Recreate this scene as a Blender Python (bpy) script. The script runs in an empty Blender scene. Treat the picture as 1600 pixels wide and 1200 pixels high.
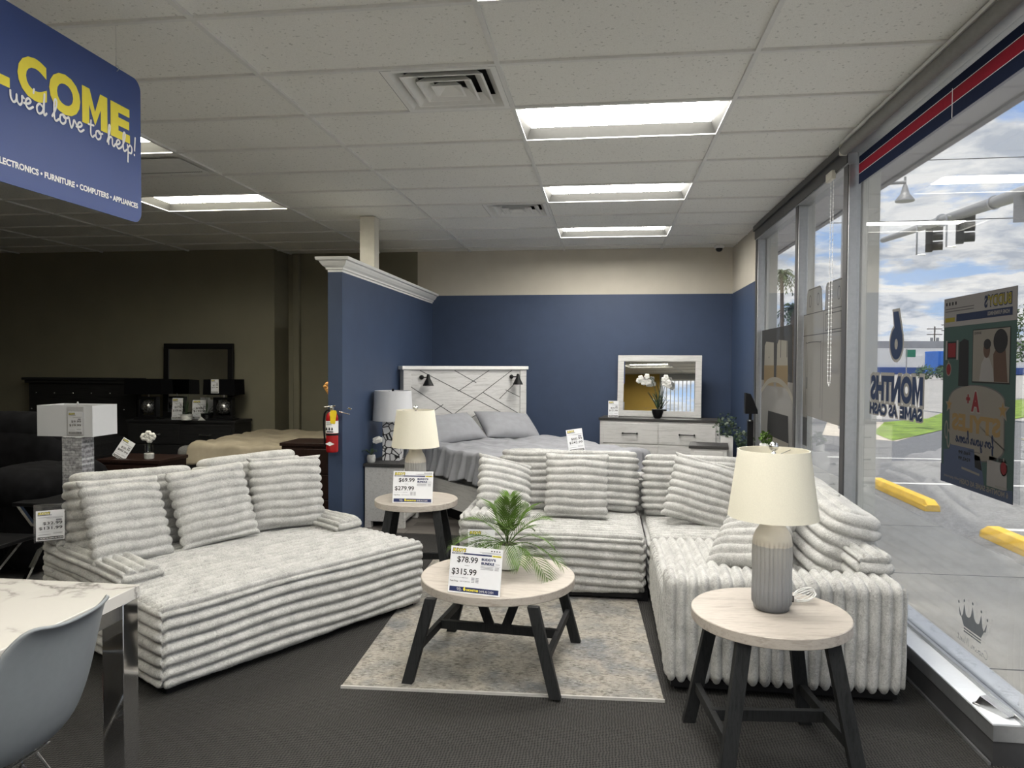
import bpy, math, random
import numpy as np
from mathutils import Matrix, Vector
random.seed(7); np.random.seed(7)
C = bpy.context.scene.collection
R = math.radians
PI = math.pi

# ------------------------------------------------------------------ helpers
class MB:
    """collects shapes and links them as ONE mesh object"""
    def __init__(s): s.v = []; s.f = []; s.m = []
    def add(s, vs, fs, mi=0, M=None):
        b = len(s.v)
        for p in vs:
            p = Vector(p)
            s.v.append(tuple(M @ p) if M is not None else tuple(p))
        for f in fs:
            s.f.append([i + b for i in f]); s.m.append(mi)
        return s
    def box(s, x0, x1, y0, y1, z0, z1, mi=0, M=None):
        vs = [(x0,y0,z0),(x1,y0,z0),(x1,y1,z0),(x0,y1,z0),(x0,y0,z1),(x1,y0,z1),(x1,y1,z1),(x0,y1,z1)]
        return s.add(vs, [(0,3,2,1),(4,5,6,7),(0,1,5,4),(1,2,6,5),(2,3,7,6),(3,0,4,7)], mi, M)
    def tube(s, pts, r, n=8, mi=0, M=None, cap=True):
        pts = [Vector(p) for p in pts]
        rs = r if isinstance(r, (list, tuple)) else [r]*len(pts)
        vs = []; fs = []; up = None
        for i, p in enumerate(pts):
            d = (pts[min(i+1, len(pts)-1)] - pts[max(i-1, 0)])
            d = d.normalized() if d.length > 1e-9 else Vector((0,0,1))
            if up is None:
                up = Vector((0,0,1)) if abs(d.z) < .9 else Vector((1,0,0))
            a = up - d*up.dot(d)
            a = a.normalized() if a.length > 1e-6 else d.orthogonal().normalized()
            up = a; b = d.cross(a)
            for k in range(n):
                t = 2*PI*k/n
                vs.append(p + (a*math.cos(t) + b*math.sin(t))*rs[i])
        for i in range(len(pts)-1):
            for k in range(n):
                k2 = (k+1) % n
                fs.append((i*n+k, i*n+k2, (i+1)*n+k2, (i+1)*n+k))
        if cap:
            fs.append(tuple(reversed(range(n)))); fs.append(tuple(range((len(pts)-1)*n, len(pts)*n)))
        return s.add(vs, fs, mi, M)
    def lathe(s, prof, n=32, mi=0, M=None, rfun=None, cap0=True, cap1=True):
        vs = []; fs = []
        for r, z in prof:
            for k in range(n):
                t = 2*PI*k/n
                rr = r*(rfun(t, z) if rfun else 1)
                vs.append((rr*math.cos(t), rr*math.sin(t), z))
        for i in range(len(prof)-1):
            for k in range(n):
                k2 = (k+1) % n
                fs.append((i*n+k, i*n+k2, (i+1)*n+k2, (i+1)*n+k))
        if cap0: fs.append(tuple(reversed(range(n))))
        if cap1: fs.append(tuple(range((len(prof)-1)*n, len(prof)*n)))
        return s.add(vs, fs, mi, M)
    def prism(s, poly, z0, z1, mi=0, M=None):
        n = len(poly)
        vs = [(x,y,z0) for x,y in poly] + [(x,y,z1) for x,y in poly]
        fs = [tuple(reversed(range(n))), tuple(range(n, 2*n))]
        for k in range(n):
            k2 = (k+1) % n; fs.append((k, k2, n+k2, n+k))
        return s.add(vs, fs, mi, M)
    def ball(s, c, r, n=12, mi=0, sc=(1,1,1), M=None):
        prof = [(r*max(math.sin(PI*i/n), 1e-4), -r*math.cos(PI*i/n)) for i in range(n+1)]
        T = Matrix.Translation(c) @ Matrix.Diagonal((*sc, 1))
        return s.lathe(prof, 2*n, mi, (M @ T) if M is not None else T)
    def build(s, name, mats, parent=None, smooth=True, bevel=0, angle=40, seg=2):
        me = bpy.data.meshes.new(name)
        me.from_pydata(s.v, [], s.f)
        if not isinstance(mats, (list, tuple)): mats = [mats]
        for m in mats: me.materials.append(m)
        me.polygons.foreach_set('material_index', s.m)
        me.update()
        if smooth:
            me.polygons.foreach_set('use_smooth', [True]*len(me.polygons))
            me.set_sharp_from_angle(angle=R(angle))
        o = bpy.data.objects.new(name, me); C.objects.link(o)
        if parent is not None: o.parent = parent
        if bevel:
            b = o.modifiers.new('bevel', 'BEVEL'); b.width = bevel; b.segments = seg
            b.limit_method = 'ANGLE'; b.angle_limit = R(35)
        return o

def tag(o, label, cat, group=None):
    o['label'] = label; o['category'] = cat
    if group: o['group'] = group
    return o
def thing(name, label, cat, loc=(0,0,0), rz=0, group=None):
    o = bpy.data.objects.new(name, None); C.objects.link(o)
    o.empty_display_size = .1
    o.location = loc; o.rotation_euler = (0,0,R(rz))
    return tag(o, label, cat, group)
def struct(o):
    o['kind'] = 'structure'; return o
def copy_tree(o, parent=None):
    c = o.copy(); C.objects.link(c)
    if parent is not None: c.parent = parent
    for ch in list(o.children): copy_tree(ch, c)
    return c
def TR(x, y, z, rx=0, ry=0, rz=0):
    return Matrix.Translation((x,y,z)) @ Matrix.Rotation(R(rz),4,'Z') @ Matrix.Rotation(R(ry),4,'Y') @ Matrix.Rotation(R(rx),4,'X')

# ------------------------------------------------------------------ materials
class NT:
    def __init__(s, name):
        s.mat = bpy.data.materials.new(name); s.mat.use_nodes = True
        s.t = s.mat.node_tree; s.t.nodes.clear()
        s.out = s.n('ShaderNodeOutputMaterial')
    def n(s, typ, **kw):
        nd = s.t.nodes.new(typ)
        for k, v in kw.items():
            if k in nd.inputs: nd.inputs[k].default_value = v
            else: setattr(nd, k, v)
        return nd
    def l(s, a, b): s.t.links.new(a, b)
    def coord(s, scale=(1,1,1), rot=(0,0,0), src='Object'):
        tc = s.n('ShaderNodeTexCoord'); mp = s.n('ShaderNodeMapping')
        mp.inputs['Scale'].default_value = scale; mp.inputs['Rotation'].default_value = rot
        s.l(tc.outputs[src], mp.inputs[0]); return mp.outputs[0]
    def ramp(s, fac, stops, interp='LINEAR'):
        r = s.n('ShaderNodeValToRGB'); cr = r.color_ramp; cr.interpolation = interp
        while len(cr.elements) < len(stops): cr.elements.new(.5)
        for e, (p, c) in zip(cr.elements, stops):
            e.position = p; e.color = (*c, 1) if len(c) == 3 else c
        s.l(fac, r.inputs[0]); return r.outputs[0]
    def noise(s, vec, scale, detail=4, rough=.5, dist=0):
        n = s.n('ShaderNodeTexNoise', Scale=scale, Detail=detail, Roughness=rough, Distortion=dist)
        s.l(vec, n.inputs['Vector']); return n.outputs[0]
    def math(s, op, a, b=None):
        m = s.n('ShaderNodeMath', operation=op)
        for i, x in enumerate((a, b)):
            if x is None: continue
            if isinstance(x, (int, float)): m.inputs[i].default_value = x
            else: s.l(x, m.inputs[i])
        return m.outputs[0]
    def mix(s, fac, a, b, blend='MIX'):
        m = s.n('ShaderNodeMix', data_type='RGBA', blend_type=blend)
        for sock, x in ((m.inputs[0], fac), (m.inputs[6], a), (m.inputs[7], b)):
            if isinstance(x, (int, float)): sock.default_value = x
            elif isinstance(x, tuple): sock.default_value = (*x, 1)
            else: s.l(x, sock)
        return m.outputs[2]
    def bump(s, h, strength=.3, dist=.01):
        b = s.n('ShaderNodeBump', Strength=strength, Distance=dist)
        s.l(h, b.inputs['Height']); return b.outputs[0]
    def bsdf(s, color, rough=.6, metal=0, normal=None, **kw):
        b = s.n('ShaderNodeBsdfPrincipled')
        for sock, x in (('Base Color', color), ('Roughness', rough), ('Metallic', metal)):
            if isinstance(x, tuple): b.inputs[sock].default_value = (*x, 1)
            elif isinstance(x, (int, float)): b.inputs[sock].default_value = x
            else: s.l(x, b.inputs[sock])
        if normal is not None: s.l(normal, b.inputs['Normal'])
        for k, v in kw.items(): b.inputs[k].default_value = v
        s.l(b.outputs[0], s.out.inputs[0]); return b

def flat(name, col, rough=.6, metal=0, var=.06, scale=40, bump=0, **kw):
    t = NT(name); c = t.coord(); n = t.noise(c, scale, 3)
    lo = tuple(max(0, x*(1-var)) for x in col); hi = tuple(min(1, x*(1+var)) for x in col)
    col_ = t.ramp(n, [(.3, lo), (.7, hi)])
    t.bsdf(col_, rough, metal, t.bump(n, bump, .004) if bump else None, **kw)
    return t.mat

def wood(name, c1, c2, scale=(2, 30, 30), rough=.55, bump=.15, c3=None):
    t = NT(name); c = t.coord(scale)
    n = t.noise(c, 1.6, 6, .62, .6); n2 = t.noise(c, 9, 3, .6)
    f = t.math('ADD', t.math('MULTIPLY', n, .75), t.math('MULTIPLY', n2, .25))
    st = [(.34, c1), (.52, c2)] + ([(.68, c3)] if c3 else [(.7, c1)])
    bs = t.bsdf(t.ramp(f, st), rough, 0, t.bump(f, bump, .003))
    if max(c1) < .03: bs.inputs['Specular IOR Level'].default_value = .2
    return t.mat

def fur(name, a, b):
    t = NT(name); c = t.coord((1,1,1))
    w = t.noise(c, 11, 3)
    v = t.n('ShaderNodeVectorMath', operation='ADD')
    ws = t.n('ShaderNodeVectorMath', operation='SCALE'); ws.inputs['Scale'].default_value = .25
    wn = t.n('ShaderNodeTexNoise', Scale=14, Detail=2); t.l(c, wn.inputs['Vector'])
    t.l(wn.outputs[1], ws.inputs[0]); t.l(c, v.inputs[0]); t.l(ws.outputs[0], v.inputs[1])
    n1 = t.noise(v.outputs[0], 70, 5, .65); n2 = t.noise(c, 200, 3, .6)
    f = t.math('ADD', t.math('MULTIPLY', n1, .72), t.math('MULTIPLY', n2, .28))
    col = t.ramp(t.math('ADD', t.math('MULTIPLY', f, .7), t.math('MULTIPLY', w, .3)), [(.36, a), (.59, b)])
    bs = t.bsdf(col, .95, 0, t.bump(f, .6, .008))
    bs.inputs['Sheen Weight'].default_value = .25; bs.inputs['Sheen Roughness'].default_value = .4
    bs.inputs['Specular IOR Level'].default_value = .1
    return t.mat

M = {}
M['fur'] = fur('plush_fur', (.27,.268,.258), (.55,.549,.533))
M['blue'] = flat('blue_wall_paint', (.036,.058,.112), .55, var=.05, scale=6)
M['beige'] = flat('beige_wall_paint', (.56,.52,.44), .75, var=.03, scale=5)
M['darkened'] = flat('darkened_wall_paint', (.19,.178,.128), .75, var=.05, scale=3)  # dimness of the left corner worked into the wall colour
M['ochre'] = flat('ochre_wall_paint', (.42,.27,.055), .75, var=.05, scale=3)
M['white'] = flat('white_paint', (.78,.78,.76), .45, var=.03, scale=20)
M['cream'] = flat('cream_paint', (.66,.63,.55), .5, var=.03, scale=20)
M['tbar'] = flat('ceiling_grid_metal', (.72,.72,.70), .45, var=.03)
M['black'] = flat('black_satin', (.006,.006,.007), .45, var=.1, **{'Specular IOR Level': .25})
M['blackwood'] = wood('black_stained_wood', (.010,.010,.011), (.022,.022,.023), (2, 40, 40), .45, .25)
M['legwood'] = wood('charcoal_leg_wood', (.008,.0085,.009), (.02,.021,.022), (40, 40, 3), .6, .35)
M['topwood'] = wood('bleached_oak_top', (.29,.255,.22), (.44,.40,.355), (3, 26, 26), .5, .1, (.35,.315,.275))
M['whitewood'] = wood('whitewashed_wood', (.42,.415,.40), (.60,.595,.58), (2.2, 2.2, 34), .6, .15, (.52,.51,.50))
M['whitewood_h'] = wood('whitewashed_wood_across', (.42,.415,.40), (.60,.595,.58), (2.2, 26, 34), .6, .15, (.52,.51,.50))
M['darktop'] = wood('charcoal_top_wood', (.028,.027,.028), (.055,.053,.052), (3, 30, 30), .5, .15)
M['espresso'] = wood('espresso_wood', (.012,.006,.005), (.028,.014,.011), (26, 26, 3), .45, .15)
M['chrome'] = flat('chrome', (.78,.78,.79), .06, 1, var=.01)
M['steel'] = flat('brushed_steel', (.55,.55,.55), .28, 1, var=.05)
M['alu'] = flat('aluminium_frame', (.42,.43,.44), .38, .85, var=.05)
M['darkalu'] = flat('dark_bronze_frame', (.06,.06,.062), .45, .3, var=.05)
M['mirror'] = flat('mirror_silver', (.82,.83,.83), .012, 1, var=.002)
M['paper'] = flat('white_card_stock', (.82,.83,.86), .5, var=.01)
M['navy'] = flat('navy_ink', (.016,.028,.11), .5, var=.02)
M['signblue'] = flat('sign_royal_blue', (.030,.065,.235), .42, var=.03, scale=4)
M['yellow'] = flat('yellow_ink', (.86,.74,.06), .5, var=.02)
M['ink'] = flat('black_ink', (.008,.008,.01), .5, var=.02)
M['greyink'] = flat('grey_ink', (.28,.28,.32), .5, var=.02)
M['whiteink'] = flat('white_ink', (.88,.88,.88), .5, var=.02)
M['red'] = flat('red_enamel', (.33,.012,.014), .25, var=.04)
M['tagyellow'] = flat('yellow_plastic_tag', (.82,.60,.02), .45, var=.04)
M['plantgreen'] = flat('palm_leaf_green', (.055,.105,.014), .6, var=.6, scale=9, **{'Specular IOR Level': .2})
M['darkgreen'] = flat('dark_leaf_green', (.022,.045,.018), .5, var=.5, scale=20)
M['petal'] = flat('white_petal', (.75,.74,.70), .6, var=.08)
M['orange'] = flat('orange_petal', (.62,.30,.07), .6, var=.2)
M['soil'] = flat('potting_moss', (.02,.018,.01), .95, var=.5, bump=.5)
M['shade_cream'] = flat('cream_linen_shade', (.70,.67,.56), .8, var=.03, scale=200)
M['shade_white'] = flat('white_linen_shade', (.60,.61,.63), .8, var=.03, scale=200)
M['shade_black'] = flat('black_shade', (.004,.004,.005), .9, var=.1, **{'Specular IOR Level': .08})
M['ceramic_cream'] = flat('cream_glaze', (.60,.55,.46), .45, var=.06, scale=30)
M['ceramic_white'] = flat('white_glaze', (.74,.74,.72), .3, var=.03)
M['sheet'] = flat('grey_bed_linen', (.27,.275,.295), .85, var=.07, scale=12, bump=.12)
M['taupe'] = flat('taupe_duvet', (.36,.31,.23), .85, var=.08, scale=10, bump=.12)
M['greymat'] = flat('grey_mattress_ticking', (.15,.15,.145), .9, var=.25, scale=120)
M['recliner'] = flat('black_microfibre', (.006,.006,.007), .95, var=.35, scale=14, bump=.2, **{'Specular IOR Level': .08})
M['plastic_grey'] = flat('grey_moulded_plastic', (.19,.207,.222), .38, var=.03)
M['concrete'] = flat('sidewalk_concrete', (.70,.655,.57), .9, var=.10, scale=2.5, bump=.1)
M['stopyellow'] = flat('yellow_road_paint', (.80,.50,.02), .6, var=.12, scale=7, bump=.1)
M['stripe'] = flat('white_road_paint', (.72,.72,.70), .8, var=.12, scale=9)
M['galv'] = flat('galvanised_pole', (.33,.33,.33), .5, .3, var=.08)
M['sigblack'] = flat('signal_black', (.02,.02,.022), .6, var=.1)
M['soffit'] = flat('lavender_grey_soffit', (.46,.46,.50), .7, var=.03, scale=2)
M['post'] = flat('off_white_post_paint', (.62,.62,.58), .5, var=.04, scale=5)
M['building'] = flat('white_building_wall', (.70,.70,.70), .8, var=.05, scale=.5)
M['bluepaint'] = flat('blue_building_band', (.03,.07,.25), .7, var=.05, scale=.5)
M['container'] = flat('bright_blue_container', (.02,.14,.55), .5, var=.08, scale=1)
M['roofgrey'] = flat('grey_roof', (.22,.22,.23), .8, var=.08, scale=.5)
M['foliage'] = flat('tree_foliage', (.06,.10,.03), .8, var=.6, scale=2)
M['bark'] = flat('bark', (.12,.09,.06), .9, var=.3, scale=4)
M['hedge'] = flat('hedge_foliage', (.05,.10,.03), .8, var=.7, scale=3)
M['signgreen'] = flat('street_sign_green', (.0,.16,.07), .5)
M['grass'] = flat('roadside_grass', (.17,.26,.03), .9, var=.4, scale=3)
M['road'] = flat('pale_road', (.34,.33,.31), .9, var=.12, scale=.6)
M['asphalt'] = flat('parking_asphalt', (.15,.152,.158), .95, var=.5, scale=45, bump=.2)
M['vinylnavy'] = flat('navy_window_vinyl', (.010,.016,.042), .8, **{'Specular IOR Level': .1})
M['vinylred'] = flat('red_window_vinyl', (.26,.016,.03), .8, **{'Specular IOR Level': .1})
M['vinylgrey'] = flat('grey_vinyl_backing', (.15,.145,.135), .8, **{'Specular IOR Level': .1})
M['decalnavy'] = flat('navy_decal', (.012,.02,.045), .8, **{'Specular IOR Level': .1})
M['copper'] = flat('gold_leaf', (.6,.4,.1), .4, .6)
M['cork'] = flat('light_concrete_pot', (.45,.45,.44), .8, var=.15, scale=60)
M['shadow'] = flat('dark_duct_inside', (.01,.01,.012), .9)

def ceiling_mat():
    t = NT('acoustic_ceiling_tile'); c = t.coord()
    v = t.noise(c, 55, 2, .5); f = t.noise(c, 190, 2, .6)
    spots = t.ramp(v, [(.30, (.42,.42,.39)), (.36, (.82,.815,.775))])
    col = t.mix(.35, spots, t.ramp(f, [(.35, (.68,.68,.65)), (.6, (.86,.86,.835))]))
    t.bsdf(col, .9, 0, t.bump(v, .15, .003)); return t.mat
M['tile'] = ceiling_mat()

def carpet_mat():
    t = NT('woven_charcoal_carpet'); c = t.coord()
    sx = t.n('ShaderNodeSeparateXYZ')
    wob = t.noise(c, 25, 2)
    t.l(c, sx.inputs[0])
    def wave(o, k, ph): return t.math('SINE', t.math('ADD', t.math('MULTIPLY', o, k), ph))
    a = wave(t.math('ADD', sx.outputs[0], sx.outputs[1]), 250, t.math('MULTIPLY', wob, 5))
    b = wave(t.math('SUBTRACT', sx.outputs[0], sx.outputs[1]), 250, t.math('MULTIPLY', wob, 4))
    h = t.math('ADD', t.math('MULTIPLY', t.math('MULTIPLY', a, b), .5), .5)
    n = t.noise(c, 160, 2)
    h2 = t.math('ADD', t.math('MULTIPLY', h, .8), t.math('MULTIPLY', n, .2))
    col = t.ramp(h2, [(.30, (.003,.003,.003)), (.62, (.042,.040,.037))])
    t.bsdf(col, .95, 0, t.bump(h2, .8, .010)); return t.mat
M['carpet'] = carpet_mat()

def plank_mat():
    t = NT('vinyl_planks'); c = t.coord((1,1,1))
    br = t.n('ShaderNodeTexBrick', Scale=1.0)
    br.inputs['Color1'].default_value = (.045,.036,.032,1); br.inputs['Color2'].default_value = (.20,.185,.17,1)
    br.inputs['Mortar'].default_value = (.02,.018,.016,1); br.inputs['Mortar Size'].default_value = .003
    br.inputs['Brick Width'].default_value = 1.2; br.inputs['Row Height'].default_value = .16
    br.inputs['Bias'].default_value = -.1
    t.l(c, br.inputs['Vector'])
    g = t.noise(t.coord((2, 30, 1)), 3, 4)
    col = t.mix(.35, br.outputs[0], t.ramp(g, [(.3, (.03,.026,.024)), (.7, (.22,.2,.18))]))
    t.bsdf(col, .5); return t.mat
M['planks'] = plank_mat()

def rug_mat():
    t = NT('distressed_vintage_rug'); c = t.coord()
    big = t.noise(c, 2.6, 3, .55); mid = t.noise(c, 24, 5, .7, .8)
    st = t.noise(t.coord((30, 90, 1)), 1.0, 5, .75)
    vo = t.n('ShaderNodeTexVoronoi', Scale=17, feature='DISTANCE_TO_EDGE'); t.l(c, vo.inputs['Vector'])
    ve = t.ramp(vo.outputs['Distance'], [(.02, (1,1,1)), (.09, (0,0,0))])
    base = t.ramp(big, [(.38, (.15,.155,.16)), (.5, (.28,.258,.222)), (.62, (.19,.186,.175))])
    spot = t.ramp(mid, [(.46, (0,0,0)), (.57, (1,1,1))])
    worn = t.ramp(st, [(.42, (0,0,0)), (.62, (1,1,1))])
    c1 = t.mix(t.math('MULTIPLY', t.math('MULTIPLY', spot, worn), 1.0), base, (.075,.066,.057))
    c2 = t.mix(t.math('MULTIPLY', t.math('MULTIPLY', ve, worn), .35), c1, (.14,.125,.11))
    c3 = t.mix(t.math('MULTIPLY', t.ramp(st, [(.34, (1,1,1)), (.47, (0,0,0))]), .55), c2, (.46,.44,.40))
    t.bsdf(c3, .95, 0, t.bump(st, .3, .004)); return t.mat
M['rug'] = rug_mat()

def marble_mat(name, base, vein, s=2.2):
    t = NT(name); c = t.coord()
    d = t.n('ShaderNodeTexNoise', Scale=s*1.2, Detail=6, Roughness=.6); t.l(c, d.inputs['Vector'])
    ad = t.n('ShaderNodeVectorMath', operation='ADD'); sc = t.n('ShaderNodeVectorMath', operation='SCALE')
    sc.inputs['Scale'].default_value = .55
    t.l(d.outputs[1], sc.inputs[0]); t.l(c, ad.inputs[0]); t.l(sc.outputs[0], ad.inputs[1])
    v = t.n('ShaderNodeTexVoronoi', Scale=s, feature='DISTANCE_TO_EDGE'); t.l(ad.outputs[0], v.inputs['Vector'])
    e = t.ramp(v.outputs['Distance'], [(.0, (1,1,1)), (.035, (.15,.15,.15)), (.10, (0,0,0))])
    m = t.ramp(t.noise(c, s*1.5, 3), [(.42, (0,0,0)), (.6, (1,1,1))])
    t.bsdf(t.mix(t.math('MULTIPLY', e, m), base, vein), .22); return t.mat
M['marble'] = marble_mat('white_marble', (.54,.525,.495), (.20,.19,.18))
M['sill_marble'] = marble_mat('sill_marble', (.62,.64,.67), (.36,.37,.39), 5)

def crackle_mat(name, lo, hi, s, metal=0):
    t = NT(name); c = t.coord()
    v = t.n('ShaderNodeTexVoronoi', Scale=s); t.l(c, v.inputs['Vector'])
    e = t.n('ShaderNodeTexVoronoi', Scale=s, feature='DISTANCE_TO_EDGE'); t.l(c, e.inputs['Vector'])
    edge = t.ramp(e.outputs['Distance'], [(.05, (1,1,1)), (.085, (0,0,0))])
    bw = t.n('ShaderNodeRGBToBW'); t.l(v.outputs['Color'], bw.inputs[0])
    tone = t.ramp(bw.outputs[0], [(.2, tuple(x*(.82 if not metal else .45) for x in hi)), (.8, hi)])
    t.bsdf(t.mix(edge, tone, lo), .3, metal); return t.mat
M['mosaic'] = crackle_mat('white_mosaic_black_grout', (.005,.005,.006), (.74,.74,.75), 16)
M['crackle'] = crackle_mat('crackled_mirror_ball', (.02,.02,.02), (.75,.75,.75), 38, .9)
def brick_mat():
    t = NT('silver_shell_tiles'); c = t.coord(rot=(R(90),0,0))
    br = t.n('ShaderNodeTexBrick', Scale=1.0, offset=.5)
    for k, v in (('Color1', (.30,.30,.32,1)), ('Color2', (.80,.81,.85,1)), ('Mortar', (.15,.15,.16,1))): br.inputs[k].default_value = v
    for k, v in (('Mortar Size', .0012), ('Brick Width', .05), ('Row Height', .017), ('Bias', .0)): br.inputs[k].default_value = v
    t.l(c, br.inputs['Vector']); n = t.noise(c, 60, 3)
    t.bsdf(t.mix(.35, br.outputs[0], t.ramp(n, [(.35, (.2,.2,.22)), (.6, (.9,.9,.93))])), .25, .35, t.bump(n, .4, .004)); return t.mat
M['pearl'] = brick_mat()

def glass_mat():
    t = NT('window_glass')
    tr = t.n('ShaderNodeBsdfTransparent'); tr.inputs[0].default_value = (.985,.99,.99,1)
    gl = t.n('ShaderNodeBsdfGlossy', Roughness=.01); gl.inputs[0].default_value = (.9,.9,.9,1)
    fr = t.n('ShaderNodeFresnel', IOR=1.45); mx = t.n('ShaderNodeMixShader')
    t.l(t.math('MULTIPLY', fr.outputs[0], .45), mx.inputs[0]); t.l(tr.outputs[0], mx.inputs[1]); t.l(gl.outputs[0], mx.inputs[2])
    t.l(mx.outputs[0], t.out.inputs[0]); return t.mat
M['glass'] = glass_mat()
def film_mat(name, col, k=.5, opaque=.9):
    t = NT(name)
    d = t.n('ShaderNodeBsdfDiffuse'); d.inputs[0].default_value = (*col,1)
    tl = t.n('ShaderNodeBsdfTranslucent'); tl.inputs[0].default_value = (*col,1)
    tr = t.n('ShaderNodeBsdfTransparent')
    m1 = t.n('ShaderNodeMixShader'); m1.inputs[0].default_value = k
    m2 = t.n('ShaderNodeMixShader'); m2.inputs[0].default_value = opaque
    t.l(d.outputs[0], m1.inputs[1]); t.l(tl.outputs[0], m1.inputs[2])
    t.l(tr.outputs[0], m2.inputs[1]); t.l(m1.outputs[0], m2.inputs[2])
    t.l(m2.outputs[0], t.out.inputs[0]); return t.mat
M['film_grey'] = film_mat('perforated_film_grey', (.17,.163,.15), .35, .9)
M['film_dark'] = film_mat('perforated_film_charcoal', (.05,.05,.05), .35, .95)
M['film_line'] = film_mat('film_printed_line', (.05,.05,.05), .2, .95)
M['film_pale'] = film_mat('film_pale_print', (.25,.235,.205), .35, .95)
M['film_tan'] = film_mat('film_tan_print', (.20,.155,.10), .35, .95)
def poster(n, c): return film_mat(n, tuple(x*.30+.008 for x in c), .12, 1.0)
M['p_green'] = poster('poster_green', (.05,.090,.083)); M['p_cream'] = poster('poster_cream', (.21,.195,.17))
M['p_white'] = poster('poster_white', (.26,.25,.245)); M['p_navy'] = poster('poster_navy', (.02,.03,.07))
M['p_tan'] = poster('poster_tan', (.25,.17,.07)); M['p_red'] = poster('poster_red', (.17,.02,.025))
M['p_black'] = poster('poster_black', (.02,.02,.022)); M['p_yellow'] = poster('poster_yellow', (.26,.22,.03))
M['p_grey'] = poster('poster_grey', (.10,.10,.10)); M['p_blue'] = poster('poster_blue', (.07,.09,.15))
M['p_skin'] = poster('poster_brown', (.09,.055,.04))
def clear_mat():
    t = NT('clear_plastic_sleeve')
    tr = t.n('ShaderNodeBsdfTransparent'); gl = t.n('ShaderNodeBsdfGlossy', Roughness=.08)
    mx = t.n('ShaderNodeMixShader'); mx.inputs[0].default_value = .14
    t.l(tr.outputs[0], mx.inputs[1]); t.l(gl.outputs[0], mx.inputs[2]); t.l(mx.outputs[0], t.out.inputs[0]); return t.mat
M['clear'] = clear_mat()
def emit_mat(name, col, k):
    t = NT(name); e = t.n('ShaderNodeEmission', Strength=k); e.inputs[0].default_value = (*col,1)
    t.l(e.outputs[0], t.out.inputs[0]); return t.mat
M['tube'] = emit_mat('fluorescent_diffuser', (1,.965,.90), 31.0)
M['tube_dim'] = emit_mat('aged_fluorescent_diffuser', (1,.95,.80), 26.0)
M['troffer'] = flat('troffer_grey_enamel', (.045,.045,.042), .6)
def dip_mat():
    # two-tone glaze: cream shoulder, grey ribbed body
    t = NT('two_tone_ribbed_glaze'); c = t.coord(); sx = t.n('ShaderNodeSeparateXYZ'); t.l(c, sx.inputs[0])
    z = t.math('ADD', sx.outputs[2], t.math('MULTIPLY', t.noise(c, 20, 2), .012))
    col = t.ramp(z, [(.0, (.10,.105,.115)), (.10, (.24,.245,.255)), (.24, (.34,.335,.32)), (.262, (.34,.335,.32)), (.266, (.60,.56,.48))])
    t.bsdf(col, .42, 0, None); return t.mat
M['dip'] = dip_mat()

# ------------------------------------------------------------------ lettering
_fc = {}
def text_geo(s, bold=0.0, shear=0.0):
    k = (s, bold, shear)
    if k in _fc: return _fc[k]
    cu = bpy.data.curves.new('t', 'FONT'); cu.body = s; cu.size = 1; cu.offset = bold; cu.shear = shear
    cu.fill_mode = 'FRONT'; cu.resolution_u = 4
    o = bpy.data.objects.new('t', cu); C.objects.link(o)
    dg = bpy.context.evaluated_depsgraph_get(); dg.update()
    me = bpy.data.meshes.new_from_object(o.evaluated_get(dg))
    vs = [tuple(v.co) for v in me.vertices]; fs = [tuple(p.vertices) for p in me.polygons]
    bpy.data.objects.remove(o); bpy.data.curves.remove(cu); bpy.data.meshes.remove(me)
    _fc[k] = (vs, fs); return _fc[k]
from mathutils.geometry import tessellate_polygon
BLOCK = {
 'M': lambda k: [(0,0),(0,1),(k*1.08,1),(.5,.60-k*.6),(1-k*1.08,1),(1,1),(1,0),(1-k,0),(1-k,.56),(.5,.60-k*2.0),(k,.56),(k,0)],
 'N': lambda k: [(0,0),(0,1),(k,1),(1-k,.46),(1-k,1),(1,1),(1,0),(1-k,0),(k,.54),(k,0)],
 'W': lambda k: [(.0,1),(k*.9,1),(.27,.36),(.5-k*.35,1),(.5+k*.35,1),(.73,.36),(1-k*.9,1),(1,1),(.80,0),(.66,0),(.5,.52),(.34,0),(.20,0)],
}
def heavy_geo(s, bold):
    """heavy lettering: one glyph at a time, the pointed capitals drawn as clean block shapes"""
    key = ('heavy', s, bold)
    if key in _fc: return _fc[key]
    bar = max(p[0] for p in text_geo('|', 0)[0]); V = []; F = []
    for i, c in enumerate(s):
        if c == ' ': continue
        dx = max(p[0] for p in text_geo(s[:i]+'|', 0)[0]) - bar
        if c in BLOCK:
            tv = text_geo(c, 0)[0]
            x0, x1 = min(p[0] for p in tv)-bold, max(p[0] for p in tv)+bold; y0, y1 = min(p[1] for p in tv)-bold, max(p[1] for p in tv)+bold
            pl = [(x0+x*(x1-x0), y0+y*(y1-y0)) for x, y in BLOCK[c](min(.34, (.10+2*bold)/(x1-x0)))]
            vs = [(x,y,0) for x, y in pl]; fs = [tuple(f) for f in tessellate_polygon([[Vector(p) for p in vs]])]
        else:
            vs, fs = text_geo(c, bold)
        b = len(V); V += [(p[0]+dx, p[1], 0) for p in vs]; F += [tuple(j+b for j in f) for f in fs]
    _fc[key] = (V, F); return _fc[key]
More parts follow.
